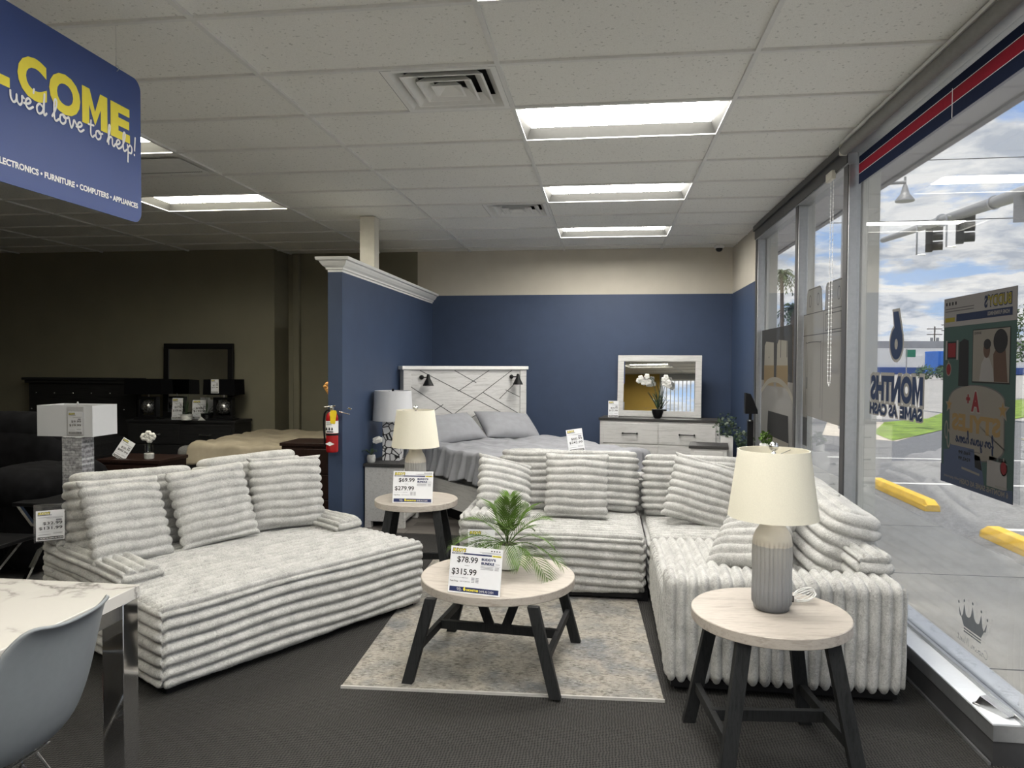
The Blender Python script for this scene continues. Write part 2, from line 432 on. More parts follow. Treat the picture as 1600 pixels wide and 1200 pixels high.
def put_text(mb, s, u0, v0, w, h, mi, FR, off=.0012, bold=.02, shear=0, ref=None):
    """text filling the box u0..u0+w, v0..v0+h of the frame FR (local x = u, y = v, z = out)"""
    G = (lambda k: heavy_geo(s, k)) if (bold >= .03 and not shear) else (lambda k: text_geo(s, k, shear))
    vs, fs = G(bold)
    rv = G(ref)[0] if ref is not None else vs
    xs = [p[0] for p in rv]; ys = [p[1] for p in rv]
    ax, bx, ay, by = min(xs), max(xs), min(ys), max(ys)
    kx = w/(bx-ax); ky = h/(by-ay)
    if bold < .03:
        mb.add([(u0 + (p[0]-ax)*kx, v0 + (p[1]-ay)*ky, off) for p in vs], fs, mi, FR); return
    for q, f in enumerate(fs):      # heavy letters: stagger the facets a hair so none are coplanar
        mb.add([(u0 + (vs[i][0]-ax)*kx, v0 + (vs[i][1]-ay)*ky, off+q*3e-6) for i in f], [tuple(range(len(f)))], mi, FR)
def put_rect(mb, u0, u1, v0, v1, mi, FR, off=.0008):
    mb.add([(u0,v0,off),(u1,v0,off),(u1,v1,off),(u0,v1,off)], [(0,1,2,3)], mi, FR)
def put_poly(mb, pts, mi, FR, off=.001):
    mb.add([(x,y,off) for x,y in pts], [tuple(range(len(pts)))], mi, FR)
def ell(cx, cy, rx, ry, n=20, a0=0, a1=2*PI):
    return [(cx+rx*math.cos(a0+(a1-a0)*i/n), cy+ry*math.sin(a0+(a1-a0)*i/n)) for i in range(n)]
def catmull(p, k=6):
    if len(p) < 3: return p
    q = [p[0]] + list(p) + [p[-1]]; out = []
    for i in range(1, len(q)-2):
        for j in range(k):
            t = j/k; a, b, c, d = q[i-1], q[i], q[i+1], q[i+2]
            out.append(tuple(.5*((2*b[m]) + (-a[m]+c[m])*t + (2*a[m]-5*b[m]+4*c[m]-d[m])*t*t + (-a[m]+3*b[m]-3*c[m]+d[m])*t**3) for m in (0,1)))
    out.append(tuple(p[-1])); return out
RB = [0]
def ribbon(mb, pts, w, mi, FR, off=.0014):
    pts = catmull(pts); vs = []; n = len(pts)
    for i in range(n):
        a = pts[max(i-1,0)]; b = pts[min(i+1,n-1)]
        d = Vector((b[0]-a[0], b[1]-a[1])); d = d.normalized() if d.length > 1e-9 else Vector((1,0))
        vs += [(pts[i][0]-d.y*w/2, pts[i][1]+d.x*w/2, off), (pts[i][0]+d.y*w/2, pts[i][1]-d.x*w/2, off)]
    RB[0] = (RB[0]+1) % 9; off = off + RB[0]*4e-5
    for i in range(n-1):        # each link a hair above the last, so crossings are never coplanar
        mb.add([(p[0],p[1],off+i*2e-6) for p in (vs[2*i], vs[2*i+1], vs[2*i+3], vs[2*i+2])], [(0,1,2,3)], mi, FR)
    for e in (pts[0], pts[-1]):
        mb.add([(x,y,off+.0004+.00002*(e is pts[0])) for x,y in ell(e[0], e[1], w/2, w/2, 10)], [tuple(range(10))], mi, FR)
GL = {
 'w': (1.3, [[(0,1),(.05,.35),(.3,0),(.55,.3),(.6,.9),(.64,.3),(.88,0),(1.1,.3),(1.12,.95),(1.3,.82)]]),
 'e': (.9, [[(0,.35),(.45,.5),(.68,.82),(.45,1.02),(.2,.7),(.22,.22),(.5,0),(.9,.35)]]),
 "'": (.25, [[(.12,2.2),(.06,1.8)]]),
 'd': (1.15, [[(.75,.8),(.45,1),(.15,.6),(.2,.1),(.45,0),(.78,.5),(.95,2.2)],[(.95,2.2),(.86,.4),(.95,.04),(1.15,.3)]]),
 'l': (.72, [[(0,.3),(.38,1.2),(.52,2.0),(.38,2.25),(.24,1.8),(.24,.35),(.42,0),(.72,.3)]]),
 'o': (1.0, [[(.5,1),(.2,.8),(.15,.25),(.42,0),(.75,.3),(.74,.8),(.5,1),(.6,.72),(1.0,.85)]]),
 'v': (1.0, [[(0,.85),(.15,.95),(.3,.3),(.44,0),(.62,.4),(.75,.95),(1,.6)]]),
 't': (.75, [[(.3,1.8),(.25,.4),(.45,0),(.75,.3)],[(-.05,1.25),(.62,1.35)]]),
 'h': (1.1, [[(0,.2),(.32,1.3),(.44,2.1),(.3,2.25),(.2,1.6),(.2,0)],[(.2,.45),(.45,.95),(.7,.8),(.72,.2),(.9,0),(1.1,.3)]]),
 'p': (.95, [[(.1,.9),(.2,.2),(.16,-1.1)],[(.2,.6),(.5,1),(.76,.7),(.66,.1),(.25,.08)]]),
 '!': (.5, [[(.3,2.2),(.2,.6)],[(.16,.02),(.16,.08)]]),
 'f': (.7, [[(0,.2),(.45,1.3),(.5,2.1),(.35,2.2),(.22,1.6),(.2,-.9),(.35,-1.05),(.4,-.3),(.3,.2),(.7,.4)]]),
 'r': (.8, [[(0,.2),(.3,1.05),(.3,.85),(.6,.85),(.5,.3),(.62,0),(.8,.3)]]),
 'y': (1.0, [[(0,.9),(.12,.3),(.35,.02),(.62,.4),(.7,.95),(.66,-.7),(.45,-1.1),(.25,-.8),(.6,-.2),(1,.3)]]),
 'u': (1.0, [[(0,.9),(.1,.3),(.32,0),(.6,.35),(.68,.95),(.7,.3),(.8,0),(1,.3)]]),
 'm': (1.4, [[(0,.3),(.15,1),(.18,0)],[(.18,.5),(.4,1),(.55,.8),(.58,0)],[(.58,.5),(.8,1),(.98,.8),(1.02,.2),(1.15,0),(1.4,.3)]]),
 'n': (1.0, [[(0,.3),(.15,1),(.18,0)],[(.18,.5),(.42,1),(.6,.8),(.62,.2),(.75,0),(1,.3)]]),
 'i': (.5, [[(0,.3),(.2,.95),(.2,.2),(.32,0),(.5,.3)],[(.22,1.5),(.23,1.56)]]),
 'C': (1.1, [[(1,1.9),(.7,2.2),(.2,1.6),(.15,.6),(.5,0),(1.0,.4)]]),
 'M': (1.7, [[(0,0),(.35,2.1),(.7,.4),(1.2,2.1),(1.35,.2),(1.5,0),(1.7,.3)]]),
 ' ': (.6, []),
}
def script_text(mb, s, u0, v0, w, xh, sw, mi, FR, off=.0022):
    tot = sum(GL[c][0] for c in s); k = w/tot; x = 0
    for c in s:
        adv, st = GL[c]
        for p in st:
            ribbon(mb, [(u0+(x+a)*k, v0+b*xh) for a, b in p], sw, mi, FR, off)
        x += adv

# ------------------------------------------------------------------ plush upholstery
def fur_noise(n, amp): return np.random.normal(0, amp, n)
def ridge(s, pitch):
    t = 2*np.mod(s/pitch, 1.0) - 1
    return .55*np.sqrt(np.maximum(0, 1-.985*t*t)) + .45*(1-np.abs(t)**2.2) - 1.0
def plush_box(name, x0, x1, y0, y1, z0, z1, mode, parent, r=.05, pitch=.057, amp=.033, step=.0072, Mx=None, crown=0, fuzz=.0005, phase=0):
    d = np.array([x1-x0, y1-y0, z1-z0]); n = np.maximum(2, np.round(d/step).astype(int))
    V = []; F = []; base = 0
    for ax in range(3):
        a, b = [(1,2),(2,0),(0,1)][ax]
        na, nb = n[a], n[b]
        ga, gb = np.meshgrid(np.linspace(0,1,na+1), np.linspace(0,1,nb+1), indexing='ij')
        idx = np.arange((na+1)*(nb+1)).reshape(na+1, nb+1)
        q = np.stack([idx[:-1,:-1], idx[1:,:-1], idx[1:,1:], idx[:-1,1:]], -1).reshape(-1,4)
        for side in (0,1):
            P = np.zeros(((na+1)*(nb+1), 3)); P[:,a] = ga.ravel()*d[a]; P[:,b] = gb.ravel()*d[b]; P[:,ax] = side*d[ax]
            V.append(P); F.append((q if side else q[:,::-1]) + base); base += len(P)
    V = np.concatenate(V); F = np.concatenate(F)
    key = np.round(V/1e-5).astype(np.int64)
    _, first, inv = np.unique(key, axis=0, return_index=True, return_inverse=True)
    V = V[first]; F = inv.reshape(-1)[F]
    r = min(r, d.min()/2*.98)
    cl = np.clip(V, r, d-r); nn = V - cl
    ln = np.linalg.norm(nn, axis=1, keepdims=True); nn = nn/np.maximum(ln, 1e-9)
    P = cl + nn*r
    w = .006*(np.sin(P[:,0]*7.1+P[:,1]*3.7+phase)+np.sin(P[:,1]*8.3-P[:,0]*4.1+P[:,2]*6+phase))
    if mode == 'x': s = np.where(np.abs(nn[:,0]) > .72, P[:,2], P[:,2]+P[:,1])
    elif mode == 'y': s = np.where(np.abs(nn[:,1]) > .72, P[:,2], P[:,2]+P[:,0])
    elif mode == 'z': s = P[:,2]
    else: s = np.where(np.abs(nn[:,0]) > .72, P[:,1], P[:,0])
    h = amp*ridge(s + w*.8, pitch) + .0018*np.sin(P[:,0]*31+P[:,1]*23+2*phase)*np.sin(P[:,1]*37-P[:,2]*29+P[:,0]*11)
    P = P + nn*(h + fur_noise(len(P), fuzz))[:,None]
    if crown:
        cx = np.clip(1-((P[:,0]/d[0]-.5)*2)**2, 0, 1)*np.clip(1-((P[:,1]/d[1]-.5)*2)**2, 0, 1)
        P[:,2] += crown*cx**.6*(P[:,2]/d[2])
    P = P + np.array([x0,y0,z0])
    return np_mesh(name, P, F, M['fur'], parent, Mx)
def np_mesh(name, P, F, mat, parent=None, Mx=None):
    if Mx is not None:
        A = np.array(Mx); P = P @ A[:3,:3].T + A[:3,3]
    me = bpy.data.meshes.new(name)
    me.vertices.add(len(P)); me.vertices.foreach_set('co', P.astype(np.float32).ravel())
    me.loops.add(F.size); me.loops.foreach_set('vertex_index', F.astype(np.int32).ravel())
    me.polygons.add(len(F)); me.polygons.foreach_set('loop_start', np.arange(0, F.size, F.shape[1], dtype=np.int32))
    me.polygons.foreach_set('use_smooth', np.ones(len(F), bool))
    me.materials.append(mat); me.update(calc_edges=True); me.validate()
    o = bpy.data.objects.new(name, me); C.objects.link(o)
    if parent is not None: o.parent = parent
    return o
def pillow_geo(w, h, t, pitch=.055, amp=.025, step=.0065, channels=True, fuzz=.0007, pw=.42, sag=0, horiz=True, phase=0.0):
    nu = int(w/step); nv = int(h/step)
    u, v = np.meshgrid(np.linspace(-1,1,nu+1), np.linspace(-1,1,nv+1), indexing='ij')
    u = u.ravel(); v = v.ravel(); idx = np.arange((nu+1)*(nv+1)).reshape(nu+1, nv+1)
    q = np.stack([idx[:-1,:-1], idx[1:,:-1], idx[1:,1:], idx[:-1,1:]], -1).reshape(-1,4)
    edge = np.clip((1-np.abs(u)**2.6)*(1-np.abs(v)**2.6), 0, 1)
    th = t/2*edge**pw
    x = w/2*u*(1-.035*(1-v*v)*np.abs(u)**3); z = h/2*v*(1-.035*(1-u*u)*np.abs(v)**3) + h/2
    z = z - sag*(1-u*u)*np.clip(v,0,1)
    if channels:
        s = (z if horiz else x) + phase + .004*np.sin(x*19+1)*np.sin(z*13)
        rg = ridge(s, pitch)
        out = np.abs(u)**8 if horiz else np.abs(v)**8
        if horiz: x = x + np.sign(u)*out*amp*.8*rg
        else: z = z + np.sign(v)*out*amp*.8*rg
        k = np.clip(edge*6, .25, 1)
        hgt = amp*rg*k
    else:
        hgt = 0
    Pf = np.stack([x, -(th+hgt+fur_noise(len(x), fuzz)*np.clip(edge*8,0,1)), z], 1)
    Pb = np.stack([x, (th+hgt+fur_noise(len(x), fuzz)*np.clip(edge*8,0,1)), z], 1)
    on = (np.abs(u) > .9999) | (np.abs(v) > .9999)
    Pf[on,1] = -.004; Pb[on,1] = .004
    n = len(x)
    rim = []
    bl = list(idx[:,0]) + list(idx[-1,1:]) + list(idx[-2::-1,-1]) + list(idx[0,-2:0:-1])
    for i in range(len(bl)):
        a, b = bl[i], bl[(i+1) % len(bl)]; rim.append((b, a, a+n, b+n))
    P = np.concatenate([Pf, Pb]); F = np.concatenate([q, q[:,::-1]+n, np.array(rim)])
    return P, F
def pillow(name, w, h, t, label, cat, mx, mat=None, group=None, **kw):
    P, F = pillow_geo(w, h, t, **kw)
    o = np_mesh(name, P, F, mat or M['fur'])
    o.matrix_world = mx
    return tag(o, label, cat, group)
# ------------------------------------------------------------------ setting
CZ = 3.005
GX = lambda i: -1.750 + 1.2192*i
GY = lambda k: 2.9225 + .6096*k
XL, XR, YF, YB = -9.5, 1.62, -2.8, 9.34

struct(MB().box(XL-.1, 1.66, YF-.1, YB+.1, -.06, 0).build('floor', M['carpet'], smooth=False))
struct(MB().box(-2.25, 1.50, 6.42, YB, .0, .006).build('floor_planks', M['planks'], smooth=False))

LIGHTS = [(1,2),(1,5),(1,8),(-2,5),(-2,2)]
ADDED_LIGHTS = [(1,-1),(1,-4),(1,-7),(-1,-4),(-1,-7)]  # unseen lights added behind the camera for more illumination
VENTS = [(0,1),(0,6)]
ceil = MB()
for i in range(-7, 3):
    for k in range(-10, 11):
        x0, x1, y0, y1 = GX(i), min(GX(i+1), XR), GY(k), min(GY(k+1), YB)
        if (i,k) in LIGHTS or (i,k) in ADDED_LIGHTS: continue
        if (i,k) in VENTS: x1 = x1 - .6096
        ceil.add([(x0,y0,CZ+.009),(x0,y1,CZ+.009),(x1,y1,CZ+.009),(x1,y0,CZ+.009)], [(0,1,2,3)])
struct(ceil.build('ceiling', M['tile'], smooth=False))
g = MB()
for i in range(-7, 3): g.box(GX(i)-.012, GX(i)+.012, YF, YB, CZ-.004, CZ+.009)
for k in range(-9, 11): g.box(XL, XR, GY(k)-.012, GY(k)+.012, CZ-.0035, CZ+.009)
struct(g.build('trim_1', M['tbar'], smooth=False))

w = MB()
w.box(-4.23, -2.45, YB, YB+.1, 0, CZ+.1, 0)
w.box(-2.45, 1.66, YB, YB+.1, 0, 2.44, 1)
w.box(-2.45, 1.66, YB, YB+.1, 2.44, CZ+.1, 2)
struct(w.build('wall_back', [M['darkened'], M['blue'], M['beige']], smooth=False))
struct(MB().box(XL, -4.23, 8.92, YB+.1, 0, CZ+.1).build('wall_backleft', M['darkened'], smooth=False))
struct(MB().box(-4.14, -4.05, 9.27, YB, 0, CZ).build('trim_2', M['darkened'], bevel=.01))
struct(MB().box(XL-.1, XL, YF-.1, YB+.1, 0, CZ+.1).build('wall_left', M['darkened'], smooth=False))
w = MB()
w.box(1.56, 1.66, 7.95, YB, 0, 2.44, 0); w.box(1.56, 1.66, 7.95, YB, 2.44, CZ+.1, 1)
struct(w.build('wall_right', [M['blue'], M['beige']], smooth=False))
w = MB()
w.box(XL-.1, -2.5, YF-.1, YF, 0, CZ+.1, 0); w.box(-2.5, 1.66, YF-.1, YF, 0, .15, 1); w.box(-2.5, 1.66, YF-.1, YF, 2.85, CZ+.1, 1)
for x in (-2.5, -1.1, .3, 1.58): w.box(x, x+.06, YF-.08, YF-.02, .15, 2.85, 1)
wf = struct(w.build('wall_front', [M['ochre'], M['alu']], smooth=False))
wn = struct(MB().box(-2.44, 1.58, YF-.055, YF-.049, .15, 2.85).build('window_5', M['glass'], smooth=False))

# partition with crown moulding
w = MB(); w.box(-2.378, -2.25, 6.04, YB-.001, 0, 2.36)
struct(w.build('wall_partition', M['blue'], smooth=False))
cr = MB()
prof = [(.0,2.335),(.0,2.352),(.014,2.358),(.014,2.372),(.035,2.388),(.052,2.412),(.058,2.428),(.078,2.432),(.082,2.446),(.082,2.458)]
x0, x1, y0, y1 = -2.379, -2.249, 6.039, YB-.002
vs = []; fs = []
for o_, z in prof:
    vs += [(x0-o_, y1, z), (x0-o_, y0-o_, z), (x1+o_, y0-o_, z), (x1+o_, y1, z)]
for i in range(len(prof)-1):
    for k in range(3): fs.append((4*i+k, 4*i+k+1, 4*i+k+5, 4*i+k+4))
e = 4*(len(prof)-1); fs.append((e, e+1, e+2, e+3))
cr.add(vs, fs)
struct(cr.build('trim_3', M['white'], smooth=False))
struct(MB().box(-2.425, -2.275, 7.0, 7.15, 2.45, CZ).build('trim_4', M['cream'], bevel=.004))

# window wall on the right
def window(n, y0, y1, mull, low=.17, top=2.86):
    f = MB()
    f.box(1.555, 1.66, y0, y1, top, CZ+.1); f.box(1.60, 1.64, y0, y1, low, low+.02)
    for a, b in mull: f.box(1.565, 1.64, a, b, low, top, 0); 
    fr = struct(f.build('window_%d' % n, M['alu'], bevel=.003))
    ga = MB()
    for a, b in mull: ga.box(1.558, 1.566, a+.004, b-.004, low+.02, top)
    ga.box(1.548, 1.556, y0, y1, top+.01, 2.96)
    ga.build('inner_dark_strip', M['darkalu'], fr, smooth=False)  # dark strips over the inner faces of mullions and header
    gl = MB().box(1.618, 1.624, y0, y1, low+.02, top).build('pane', M['glass'], fr, smooth=False)
    return fr
w1 = window(1, 6.25, 7.95, [(7.86, 7.95), (6.25, 6.33)])
w2 = window(2, 5.01, 6.25, [(5.01, 5.10)])
w3 = window(3, 2.80, 5.01, [(2.80, 2.86)], top=2.935)
w4 = window(4, -2.8, 1.4, [(1.32, 1.4), (-.8,-.72)])
# glazed door in the recess nearer the camera
d = MB()
d.box(1.57, 1.64, 1.4, 2.79, 2.2, 2.3); d.box(1.57, 1.64, 1.42, 1.52, 0, 2.2); d.box(1.57, 1.64, 2.70, 2.79, 0, 2.2); d.box(1.57, 1.64, 1.4, 2.79, 2.86, CZ+.1); d.box(1.57, 1.64, 1.52, 2.70, 0, .15)
dr = struct(d.build('door_1', M['alu'], bevel=.003))
MB().box(1.60, 1.606, 1.4, 2.79, .15, 2.86).build('pane', M['glass'], dr, smooth=False)
# dark edge where the ceiling meets the glazing
struct(MB().box(1.53, 1.556, 3.0, 7.95, 2.955, CZ).build('trim_5', M['darkalu'], smooth=False))
# curb under the glazing: dark base, grey face, white and marble sill
k = MB()
k.box(1.505, 1.745, 3.0, 7.95, 0, .10, 0); k.box(1.50, 1.75, 2.99, 7.95, .10, .165, 1)
k.box(1.495, 1.63, 2.985, 7.95, .165, .172, 2); k.box(1.63, 1.752, 2.985, 7.95, .165, .171, 3); k.box(1.49, 1.50, 3.0, 7.95, 0, .012, 1)
struct(k.build('trim_6', [M['darkalu'], M['alu'], flat('pale_blue_white_sill', (.70,.73,.77), .4, var=.02), M['sill_marble']], smooth=False))
struct(MB().box(1.66, 1.80, 2.99, 9.4, -.12, .0).build('trim_7', M['concrete'], smooth=False))

# roof, canopy and its posts
r = MB()
r.box(XL-.2, 1.66, YF-.2, 9.6, 3.45, 3.9, 0); r.box(1.66, 2.72, -5, 13, 3.352, 3.9, 1); r.box(2.70, 2.76, -5, 13, 3.33, 3.92, 2)
r.box(1.64, 1.68, -2.8, 7.95, CZ, 3.36, 1)
struct(r.build('roof', [M['roofgrey'], M['soffit'], flat('fascia_grey', (.22,.22,.25), .6)], smooth=False))  # fascia a plain grey, darker than the soffit
struct(MB().box(1.64, 1.70, 7.95, 13, -.1, 3.36).build('wall_outside', M['post'], smooth=False))
for i, (ya, yb) in enumerate(((5.02, 5.15), (6.5, 6.62), (7.86, 8.0))):
    p = MB().box(1.655, 1.765, ya, yb, -.11, 3.355).build('canopy_post', M['post'], bevel=.004)
    tag(p, ['square off-white canopy post outside the glass nearest the camera', 'square off-white canopy post outside behind the window with the beaded chain', 'square off-white canopy post outside farthest back beside the blue wall'][i], 'post', 'canopy posts outside the windows')

# ------------------------------------------------------------------ ceiling fittings
def troffer(i, k, label):
    x0, x1, y0, y1 = GX(i)+.013, GX(i+1)-.013, GY(k)+.013, GY(k+1)-.013
    t = thing('ceiling_light', label, 'ceiling light', (x0, y0, CZ), group='fluorescent ceiling lights')
    W, D, H = x1-x0, y1-y0, .07
    b = MB(); s = .035
    b.add([(0,0,.003),(W,0,.003),(W,D,.003),(0,D,.003),(s,s,H),(W-s,s,H),(W-s,D-s,H),(s,D-s,H)],
          [(0,4,5,1),(1,5,6,2),(2,6,7,3),(3,7,4,0)])
    b.build('housing', M['troffer'], t, smooth=False)
    l = MB().box(s, W-s, s, D-s, H-.004, H+.01); l.build('diffuser', M['tube' if i >= 0 else 'tube_dim'], t, smooth=False)
    return t
LL = ['fluorescent ceiling light nearest the camera, right of the large air vent',
      'fluorescent ceiling light in the middle of the right-hand row of three',
      'fluorescent ceiling light at the far end of the right-hand row near the back wall',
      'fluorescent ceiling light over the dark bedroom corner, just right of the blue hanging sign',
      'fluorescent ceiling light mostly hidden behind the blue hanging sign']
for (i,k), lab in zip(LIGHTS, LL): troffer(i, k, lab)
for (i,k) in ADDED_LIGHTS: troffer(i, k, 'unseen fluorescent ceiling light added behind the camera to help light the room')

def diffuser_vent(i, k, label):
    x1 = GX(i+1)-.013; x0 = x1-.583; y0 = GY(k)+.013
    t = thing('ceiling_vent', label, 'air vent', (x0+.2915, y0+.2915, CZ), group='square ceiling air vents')
    h = .2915
    def ringm(a0, z0, a1, z1, m):
        p = [(-a0,-a0,z0),(a0,-a0,z0),(a0,a0,z0),(-a0,a0,z0),(-a1,-a1,z1),(a1,-a1,z1),(a1,a1,z1),(-a1,a1,z1)]
        m.add(p, [(0,1,5,4),(1,2,6,5),(2,3,7,6),(3,0,4,7)])
    f = MB(); ringm(h, -.004, h-.03, -.004, f); ringm(h-.03, -.004, h-.075, .05, f); f.build('frame', M['white'], t, smooth=False)
    for a in (.215, .145, .08):
        c = MB(); ringm(a, -.006, a-.012, -.006, c); ringm(a-.012, -.006, a-.062 if a > .1 else .0, .04, c); ringm(a, -.006, a-.04, .032, c)
        c.build('cone', M['white'], t, smooth=False)
    c = MB(); c.box(-.16, .16, -.008, .008, .035, .045, 0, TR(0,0,0,0,0,45)); c.box(-.16, .16, -.008, .008, .035, .045, 0, TR(0,0,0,0,0,-45)); c.build('cross_brace', M['steel'], t)
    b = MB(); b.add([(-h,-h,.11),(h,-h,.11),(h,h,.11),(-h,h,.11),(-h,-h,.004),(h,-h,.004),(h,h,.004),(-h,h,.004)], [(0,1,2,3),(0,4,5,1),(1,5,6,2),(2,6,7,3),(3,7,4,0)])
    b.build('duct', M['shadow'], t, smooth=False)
diffuser_vent(0, 1, 'large square white ceiling air vent nearest the camera')
diffuser_vent(0, 6, 'smaller-looking square white ceiling air vent farther back over the bed')
# slotted return grille left of the sign edge
x1 = GX(-1)-.02
t = thing('return_grille', 'narrow slotted ceiling grille peeking out right of the blue sign', 'air vent', (x1-.6, GY(3)+.10, CZ-.006))
MB().box(0, .58, 0, .40, -.006, -.002).build('plate', M['white'], t)
b = MB()
for q in range(36):
    for rr in range(1): b.box(.02+q*.015, .026+q*.015, .34+rr*.03, .356+rr*.03, -.0075, -.0055)
b.build('slots', M['shadow'], t, smooth=False)
# dome camera
t = thing('dome_camera', 'small white security dome camera on the ceiling above the blue corner', 'camera', (1.36, 9.12, CZ-.005))
MB().lathe([(.055,0),(.06,-.012),(.058,-.03),(.045,-.034)], 24).build('mount', M['white'], t)
MB().ball((0,0,-.034), .042, 10).build('lens_dome', M['black'], t)

# ------------------------------------------------------------------ window furniture
t = thing('roller_shade', 'rolled-up grey roller shade along the top of the front window pane', 'window shade', (1.535, 2.95, 2.912))
MB().tube([(-.01,0,.035),(-.01,2.03,.035)], .034, 20).build('shade_roll', flat('shade_fabric_grey', (.22,.215,.205), .8), t)
MB().box(-.035, .005, -.02, 2.05, .07, .09).build('head_rail', M['white'], t, bevel=.003)
MB().box(-.04, .01, -.02, -.005, .0, .07).build('end_cap', M['cream'], t, bevel=.006)
MB().box(-.04, .01, 2.035, 2.05, .0, .07).build('end_cap', M['cream'], t, bevel=.006)
t = thing('blind_chain', 'white beaded blind chain loop hanging by the middle window pane', 'blind chain', (1.555, 5.3, 2.84))
MB().box(-.03, .0, -.05, .09, -.01, .05).build('bracket', M['cream'], t, bevel=.005)
ch = MB()
pts = [(0,-.028,-.0)] ; L = 1.36
n = 96
path = [(-.01, -.03, -L*i/n) for i in range(n+1)] + [(-.01, .0-.03*math.cos(PI*i/8), -L-.07*math.sin(PI*i/8)) for i in range(1,8)] + [(-.01, .03, -L*(1-i/n)) for i in range(n+1)]
ch.tube(path, .0018, 5)
for i, p in enumerate(path):
    if i % 2 == 0: ch.ball(p, .0052, 4)
ch.build('bead_loop', M['whiteink'], t)
t = thing('vertical_blinds', 'white vertical blinds on the front windows behind the camera, seen in the mirror', 'blinds', (-2.45, YF+.05, 2.8))
MB().box(0, 4.0, -.02, .02, 0, .05).build('head_rail', M['white'], t)
b = MB()
for q in range(34):
    b.box(-.045, .045, -.001, .001, -2.62, 0, 0, TR(.06+q*.115, 0, 0, 0, 0, 62))
b.build('slats', M['cream'], t, smooth=False)

def frame_win(y, z):   # frame on the glass: u = +Y, v = +Z, normal towards the room (-X)
    return Matrix(((0,0,-1,1.6155),(1,0,0,y),(0,1,0,z),(0,0,0,1)))
# striped vinyl along the top of the front pane
t = thing('window_stripe', 'navy and red striped vinyl band along the top of the front window', 'window decal', (0,0,0))
F0 = frame_win(2.88, 0)
b = MB(); put_rect(b, 0, 2.10, 2.722, 2.90, 0, F0, .0005); b.build('navy_band', M['vinylnavy'], t, smooth=False)
b = MB(); put_rect(b, 0, 2.10, 2.79, 2.848, 0, F0, .0012); b.build('red_band', M['vinylred'], t, smooth=False)
b = MB()
for z in (2.786, 2.850): put_rect(b, 0, 2.10, z, z+.003, 0, F0, .0014)
put_rect(b, .82, .827, 2.722, 2.86, 0, F0, .0016)
b.build('pinstripes', M['whiteink'], t, smooth=False)

# "6 MONTHS SAME AS CASH", read from the street
t = thing('window_lettering', 'navy 6 MONTHS SAME AS CASH lettering on the window, backwards from inside', 'window decal', (0,0,0))
F0 = frame_win(3.94, 0)
def outlined(name, s, u, v, w_, h_, bold, grow):
    b = MB(); put_text(b, s, u, v, w_, h_, 0, F0, .0006, bold+grow, 0, bold); b.build(name+'_backing', M['vinylgrey'], t, smooth=False)
    b = MB(); put_text(b, s, u, v, w_, h_, 0, F0, .0016, bold); b.build(name, M['decalnavy'], t, smooth=False)
def numeral(g, mi_name, o0):
    b = MB()
    cx, cy = .27+.105, 1.59+.088
    put_poly(b, ell(cx, cy, .088+g, .092+g, 36), 0, F0, o0)
    put_poly(b, [(.292-g,1.69),(.292-g,1.72),(.352-g*1.1,1.855+g),(.425+g,1.855+g),(.400+g*.9,1.755),(.372,1.72)], 0, F0, o0+.0002)
    b.build('numeral' if g == 0 else 'numeral_backing', M[mi_name], t, smooth=False)
numeral(.016, 'vinylgrey', .0005); numeral(0, 'decalnavy', .0012)
b = MB(); put_poly(b, ell(.375, 1.672, .022, .03, 20), 0, F0, .0020); b.build('numeral_eye', M['vinylgrey'], t, smooth=False)
outlined('large_word', 'MONTHS', .02, 1.345, .735, .15, .05, .10)
for wd, ua, ub in (('SAME', .02, .305), ('AS', .345, .465), ('CASH', .50, .765)): outlined('small_word', wd, ua, 1.262, ub-ua, .068, .045, .10)

# hanging poster on the front pane, read from the street
t = thing('window_poster', 'tall green back-to-school furniture poster taped to the front window', 'poster', (0,0,0))
F0 = frame_win(3.108, 1.0); F0 = F0 @ Matrix.Translation((0,0,.004))
b = MB(); b.box(0, .625, 0, .87, -.001, 0, 0, F0); b.build('sheet', M['p_green'], t, smooth=False)
PM = ['p_white','p_navy','p_yellow','p_cream','p_tan','p_red','p_black','p_grey','p_blue','p_skin','p_green']
b = MB()
put_rect(b, 0, .625, .735, .87, 0, F0)
put_text(b, "BUDDY'S", .035, .80, .215, .055, 1, F0, .0016, .05); put_text(b, "BUDDY'S", .04, .804, .205, .047, 2, F0, .002, .02)
put_rect(b, .03, .50, .757, .79, 1, F0, .0012); put_text(b, 'HOME FURNISHINGS', .05, .766, .17, .017, 0, F0, .002, .03)
put_rect(b, .515, .61, .757, .778, 2, F0, .0012)
for q in range(4): put_rect(b, .50+q*.03, .515+q*.03, .835, .85, 6, F0, .0012)
for q in range(2): put_rect(b, .34, .61, .805+q*.012, .809+q*.012, 7, F0, .0012)
# television with a seated and a standing person
put_rect(b, .04, .345, .478, .712, 6, F0, .001); put_rect(b, .045, .34, .484, .708, 3, F0, .0012)
put_poly(b, [(.055,.486),(.16,.486),(.17,.60),(.13,.645),(.075,.62)], 9, F0, .0014); put_poly(b, ell(.115,.655,.055,.05), 6, F0, .0016)
put_poly(b, [(.16,.486),(.28,.486),(.265,.56),(.24,.59),(.20,.585),(.17,.54)], 0, F0, .0016); put_poly(b, ell(.222,.622,.028,.036), 9, F0, .0018); put_poly(b, ell(.218,.645,.03,.022), 6, F0, .002)
put_text(b, 'SAVINGS', .27, .69, .06, .011, 6, F0, .0016, .02)
# console tower and handheld
put_poly(b, [(.375,.46),(.47,.46),(.465,.66),(.42,.675),(.38,.665)], 6, F0, .0012)
put_rect(b, .485, .59, .585, .665, 6, F0, .0012); put_rect(b, .50, .575, .592, .658, 5, F0, .0014); put_rect(b, .475, .492, .58, .67, 0, F0, .0016); put_rect(b, .583, .60, .58, .67, 0, F0, .0016)
